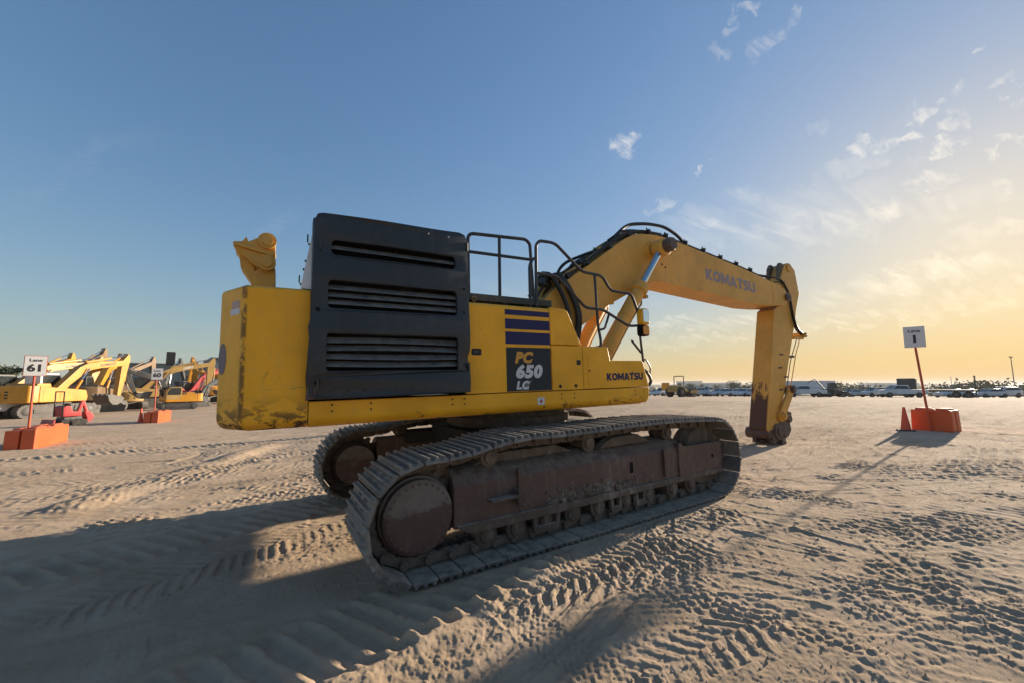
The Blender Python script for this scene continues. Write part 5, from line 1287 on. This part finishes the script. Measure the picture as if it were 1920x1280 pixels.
def trencher(loc, heading):
    r = empty('mini_digger', loc, heading); tag(r, 'tiny red tracked digger beside the Lane 61 blocks', 'digger')
    for s in (-1, 1): B().prism(band(.80, .16, 0), 'y', s*.34-.11, s*.34+.11).obj('crawler_track', M['rubber'], r)
    B().box(-.35, .35, -.30, .30, .20, .42).obj('chassis', M['charcoal'], r, .02)
    B().prism([(-.42, .45), (-.46, .92), (-.34, 1.02), (-.12, .98), (-.05, .72), (.30, .70), (.32, .45)], 'y', -.34, .34).obj('body', M['bred'], r, .04)
    B().prism([(-.12, .72), (.20, .70), (.20, .80), (-.02, .82), (-.10, 1.12), (-.2, 1.10)], 'y', -.2, .2).obj('seat', M['rubber'], r, .03)
    B().prism([(.22, .50), (.36, .55), (.52, 1.12), (.48, 1.26), (.40, 1.22)], 'y', -.08, .08).obj('boom', M['bred'], r, .02)
    B().prism([(.44, 1.24), (.54, 1.22), (.74, .62), (.64, .56), (.50, .98)], 'y', -.07, .07).obj('arm', M['bred'], r, .02)
    B().prism([(.50, .66), (.76, .66), (.92, .40), (.82, .14), (.60, .08), (.62, .34)], 'y', -.2, .2).obj('bucket', M['bred'], r, .02)
    for s in (-1, 1): B().tube([(-.44, s*.32, .45), (-.46, s*.32, 1.72)], .028, 8).obj('canopy_post', M['rubber'], r)
    B().tube([(-.46, -.33, 1.72), (-.46, .33, 1.72)], .028, 8).obj('canopy_bar', M['rubber'], r)
    B().prism([(-.85, .10), (-.80, .34), (-.74, .34), (-.76, .10)], 'y', -.46, .46).obj('blade', M['bred'], r, .01)
    for s in (-1, 1): B().tube([(.18, s*.12, .70), (.26, s*.14, 1.02)], .02, 6).obj('lever', M['rubber'], r)
q = at(141, 31.0); trencher(q, az(141)-R(62))

# ---- building behind the excavators -----------------------------------------
bl = empty('warehouse', at(300, 100)); ha = az(300)-R(90); bl.rotation_euler = (0, 0, ha); tag(bl, 'low teal-grey clad warehouse with dark doorways behind the excavator row', 'building')
for (x0, x1, h_) in ((-9.5, -4.1, 6.0), (-4.1, 1.5, 6.0), (1.5, 7.0, 6.0)): B().box(x0, x1-.02, -8, 8, -1.0, h_-.1*abs(x0) % .2).obj('wall', M['wall'], bl, .03)
B().box(7.0, 17, -9, 8, -1, 7.3).obj('wall', M['wall'], bl, .03)
B().box(-9.7, 7.1, -8.2, 8.2, 6.0, 6.25).obj('roof', M['roof'], bl, .02)
B().box(6.9, 17.2, -9.2, 8.2, 7.3, 7.55).obj('roof', M['roof'], bl, .02)
for x in (-6.2, .2, 4.4): B().box(x-1.1, x+1.1, 8.0, 8.06, -.6, 4.2).obj('door', M['darkdoor'], bl)
for x in (-6.2, .2, 4.4): B().box(x-1.1, x+1.1, -8.06, -8.0, -.6, 4.2).obj('door', M['darkdoor'], bl)
for k in range(22):
    x = -9.3+k*.78
    if all(abs(x-d_) > 1.2 for d_ in (-6.2, .2, 4.4)) and x < 6.9: B().box(x-.03, x+.03, -8.05, -8.0, -.8, 5.9).obj('cladding_rib', M['wall'], bl)
for x, h_ in ((9.2, .7), (12.0, 1.1), (13.0, .6)): B().box(x-.4, x+.4, -5, -4, 7.55, 7.55+h_).obj('roof_unit', M['white'], bl, .05)
sgn = empty('sign_tower', at(319, 92)); sgn.rotation_euler = (0, 0, ha); tag(sgn, 'black display cabinet on a pole above the warehouse roof line', 'sign')
B().box(-.6, .6, -.3, .3, 6.0, 8.3).obj('cabinet', M['ink'], sgn, .03); B().box(-.12, .12, -.12, .12, -1, 6.0).obj('pole', M['galv'], sgn)
B().box(.602, .62, -.28, .28, 6.2, 8.1).obj('red_face', M['red_label'], sgn)

# ---- poles and signs on the right ---------------------------------------------
def light_pole(loc, h, label, k=1.):
    r = empty('light_pole', loc); tag(r, label, 'light pole', 'tall light poles on the horizon')
    B().cyl((0, 0, 0), (0, 0, h), .10*k, 8, .06*k).obj('pole', M['galv'], r)
    for s in (-1, 1):
        B().tube([(0, 0, h-.1), (s*.9, 0, h+.1)], .05, 6).obj('bracket', M['galv'], r); B().box(s*.9-.25, s*.9+.25, -.15, .15, h+.02, h+.2).obj('lamp_head', M['galv'], r, .03)
q = at(1896, 135); light_pole((q[0], q[1], q[2]-.3), 8.6, 'light pole near the right picture edge')
q = at(1779, 300); light_pole((q[0], q[1], q[2]-.3), 16.0, 'distant light pole right of the Lane 1 sign', 1.5)
q = at(1823, 96); fp = empty('fence_post', q); tag(fp, 'single dark post at the yard edge right of the Lane 1 blocks', 'post'); B().cyl((0, 0, -.3), (0, 0, 3.3), .09, 8).obj('pole', M['charcoal'], fp); B().box(-.12, .12, -.12, .12, 3.3, 3.42).obj('cap', M['charcoal'], fp)
q = at(1246, 72); rs = empty('square_sign', q, az(1246)+math.pi); tag(rs, 'small orange square sign left of the soil compactor', 'sign')
B().cyl((0, 0, 0), (0, 0, 1.6), .05, 8).obj('post', M['white'], rs); B().box(.05, .09, -.62, .62, 1.0, 2.3).obj('panel', plain('orange_sign_face', (.62, .28, .02), .5), rs, .03)
# ------------------------------------------------------------------ trees, far plain, haze
def leaf_mat(name, c):
    m, t, b = mat_base(name); v = coords(t); n = t.noise(v, .9, 4, .6)
    t.l(t.mix(n, tuple(x*.55 for x in c), tuple(x*1.35 for x in c)), b.inputs['Base Color']); b.inputs['Roughness'].default_value = .7
    return m
M['leaf'] = leaf_mat('olive_foliage', (.065, .075, .028)); M['bark'] = plain('bark', (.06, .045, .032), .9)
def tree(loc, w, h, seed, label, group='trees beyond the yard', n=2600):
    rr = random.Random(seed); r = empty('tree', (loc[0], loc[1], loc[2]-.2)); tag(r, label, 'tree', group)
    b = B().cyl((0, 0, 0), (0, 0, h*.45), .05*h, 8, .03*h)
    for k in range(5):
        a = rr.uniform(0, 6.28); b.cyl((0, 0, h*.3), (math.cos(a)*w*.3, math.sin(a)*w*.3, h*.7), .025*h, 6, .01*h)
    b.obj('trunk', M['bark'], r)
    cl = [(rr.gauss(0, w*.24), rr.gauss(0, w*.24), h*rr.uniform(.35, .84), w*rr.uniform(.14, .26)) for _ in range(16)]
    vs = []; fs = []
    for k in range(n):
        cx, cy, cz, cr = rr.choice(cl); d = Vector((rr.gauss(0, 1), rr.gauss(0, 1), rr.gauss(0, .8))).normalized()*cr*rr.uniform(.3, 1.0)
        p = Vector((cx, cy, cz))+d; s = w*rr.uniform(.018, .036); u = Vector((rr.gauss(0, 1), rr.gauss(0, 1), rr.gauss(0, 1))).normalized(); q = u.orthogonal().normalized()
        i = len(vs); vs += [p+u*s, p+q*s*.8, p-u*s, p-q*s*.8]; fs.append((i, i+1, i+2, i+3))
    me = bpy.data.meshes.new('crown'); me.from_pydata([tuple(v) for v in vs], [], fs); me.materials.append(M['leaf']); link('crown', me, r)
for k, (u, d, w, h, lab) in enumerate([(1292, 240, 9, 14.5, 'round tree behind the soil compactor'), (1310, 300, 10, 14, 'tree behind the white SUV beside the compactor'), (1372, 230, 11, 14.0, 'tree left of the excavator arm, above the white cars'), (1396, 235, 14, 14.8, 'broad tree just left of the excavator arm'),
        (1412, 240, 11, 14.2, 'tree touching the excavator arm from the left'), (1582, 330, 26, 11.5, 'wide olive tree right of the small loader'), (1606, 330, 18, 12.2, 'rounded olive tree right of the wide one'), (1640, 320, 18, 10, 'low olive tree left of the canopy pickup'),
        (1790, 330, 24, 10.5, 'olive tree above the far parked cars right of the Lane 1 post'), (1826, 340, 30, 10, 'low olive tree behind the single dark post'), (1858, 330, 24, 11.5, 'rounded olive tree left of the near light pole'), (1900, 320, 26, 11, 'olive tree behind the near light pole'), (1345, 420, 16, 12.5, 'far tree above the fourth white car')]):
    q = at(u, d); tree(q, w, h, 100+k, lab)
q = at(2, 62); tree(q, 3.6, 5.4, 300, 'small dark tree cut by the left picture edge behind the excavators', 'trees beyond the yard', 2200)
# rows of tiny parked cars far below the yard edge
rr = random.Random(9); b = B(); bw = B()
for row in range(7):
    for k in range(46):
        u = 1560+k*8.2+rr.uniform(-2, 2); d = 372+row*16+rr.uniform(-3, 3)
        if rr.random() < .28: continue
        x, y, z = at(u, d); a = az(u)+R(90)+rr.uniform(-.1, .1); m4 = Matrix.Translation((x, y, z)) @ Matrix.Rotation(a, 4, 'Z')
        h_ = rr.uniform(.95, 1.25); c_ = B().prism([(-2.2, .3), (2.2, .3), (2.2, .85), (1.2, .95), (.5, 1.45*h_), (-1.2, 1.5*h_), (-2.0, 1.0), (-2.2, .9)], 'y', -.9, .9).xf(m4)
        me = bpy.data.meshes.new('tmp'); c_.bm.to_mesh(me); c_.bm.free(); (b if rr.random() < .7 else bw).bm.from_mesh(me); bpy.data.meshes.remove(me)
o = b.obj('far_parked_cars', M['white']); tag(o, 'rows of pale cars parked far below the yard edge', 'cars', kind='stuff')
o = bw.obj('far_parked_cars', M['grey']); tag(o, 'darker cars mixed into the far parked rows', 'cars', kind='stuff')
# scrub and woods on the plain, down to the horizon
rr = random.Random(21); vs = []; fs = []
for k in range(2600):
    d = 420*math.exp(rr.random()**.8*2.6); a = az(960)+R(rr.uniform(-75, 75)); x, y = CAM[0]+d*math.cos(a), CAM[1]+d*math.sin(a)
    if .803*x+.596*y < 170 and x > 0: continue
    z = hz(x, y); w = rr.uniform(4, 16)*(1+d/1500); h = rr.uniform(2.5, 6)*(1+d/9000)
    i = len(vs); m = 7
    ring = [(x+math.cos(6.283*j/m)*w*rr.uniform(.7, 1.2), y+math.sin(6.283*j/m)*w*rr.uniform(.7, 1.2), z-.5) for j in range(m)]
    ring2 = [(x+(p[0]-x)*.75, y+(p[1]-y)*.75, z+h*rr.uniform(.5, .95)) for p in ring]
    vs += ring+ring2+[(x, y, z+h)]
    fs += [(i+j, i+(j+1) % m, i+m+(j+1) % m, i+m+j) for j in range(m)]+[(i+m+j, i+m+(j+1) % m, i+2*m) for j in range(m)]
me = bpy.data.meshes.new('far_scrub'); me.from_pydata(vs, [], fs); me.materials.append(M['leaf']); tag(link('far_scrub', me), 'low scrub and woods covering the hazy plain to the horizon', 'scrub', kind='stuff')
# long pale sheds on the skyline
for k, (u, d, L, h, lab) in enumerate([(1338, 900, 90, 16, 'long pale shed on the skyline above the white cars'), (1290, 1300, 70, 22, 'pale shed on the skyline behind the soil compactor'), (1660, 1500, 120, 16, 'pale shed on the hazy skyline above the canopy pickup')]):
    q = at(u, d); r = empty('distant_shed', (q[0], q[1], q[2]-1), az(u)+R(90)); tag(r, lab, 'building', 'pale sheds on the skyline')
    B().box(-L/2, L/2, -12, 12, 0, h*.85).obj('wall', M['white'], r); B().prism([(-12.5, h*.85), (0, h), (12.5, h*.85)], 'x', -L/2-.5, L/2+.5).obj('roof', M['roof'], r)
    for j in range(5): B().box(-L/2+L*(j+.5)/5-3, -L/2+L*(j+.5)/5+3, 12.0, 12.1, 0, h*.45).obj('door', M['darkdoor'], r)
# the warm evening air
hb = B().box(-7000, 9500, -9000, 9000, -24, 26); hm = bpy.data.materials.new('evening_haze'); hm.use_nodes = True; t = NT(hm.node_tree); t.nt.nodes.clear()
ho = t.n('ShaderNodeOutputMaterial'); pv = t.n('ShaderNodeVolumePrincipled'); t.l(pv.outputs[0], ho.inputs['Volume'])
pv.inputs['Color'].default_value = (.92, .87, .78, 1); pv.inputs['Density'].default_value = 2.2e-4; pv.inputs['Anisotropy'].default_value = .1
hz_o = hb.obj('haze', hm, None, 0, 2, 0); tag(hz_o, 'thin evening haze lying over the whole plain', 'haze', kind='stuff')
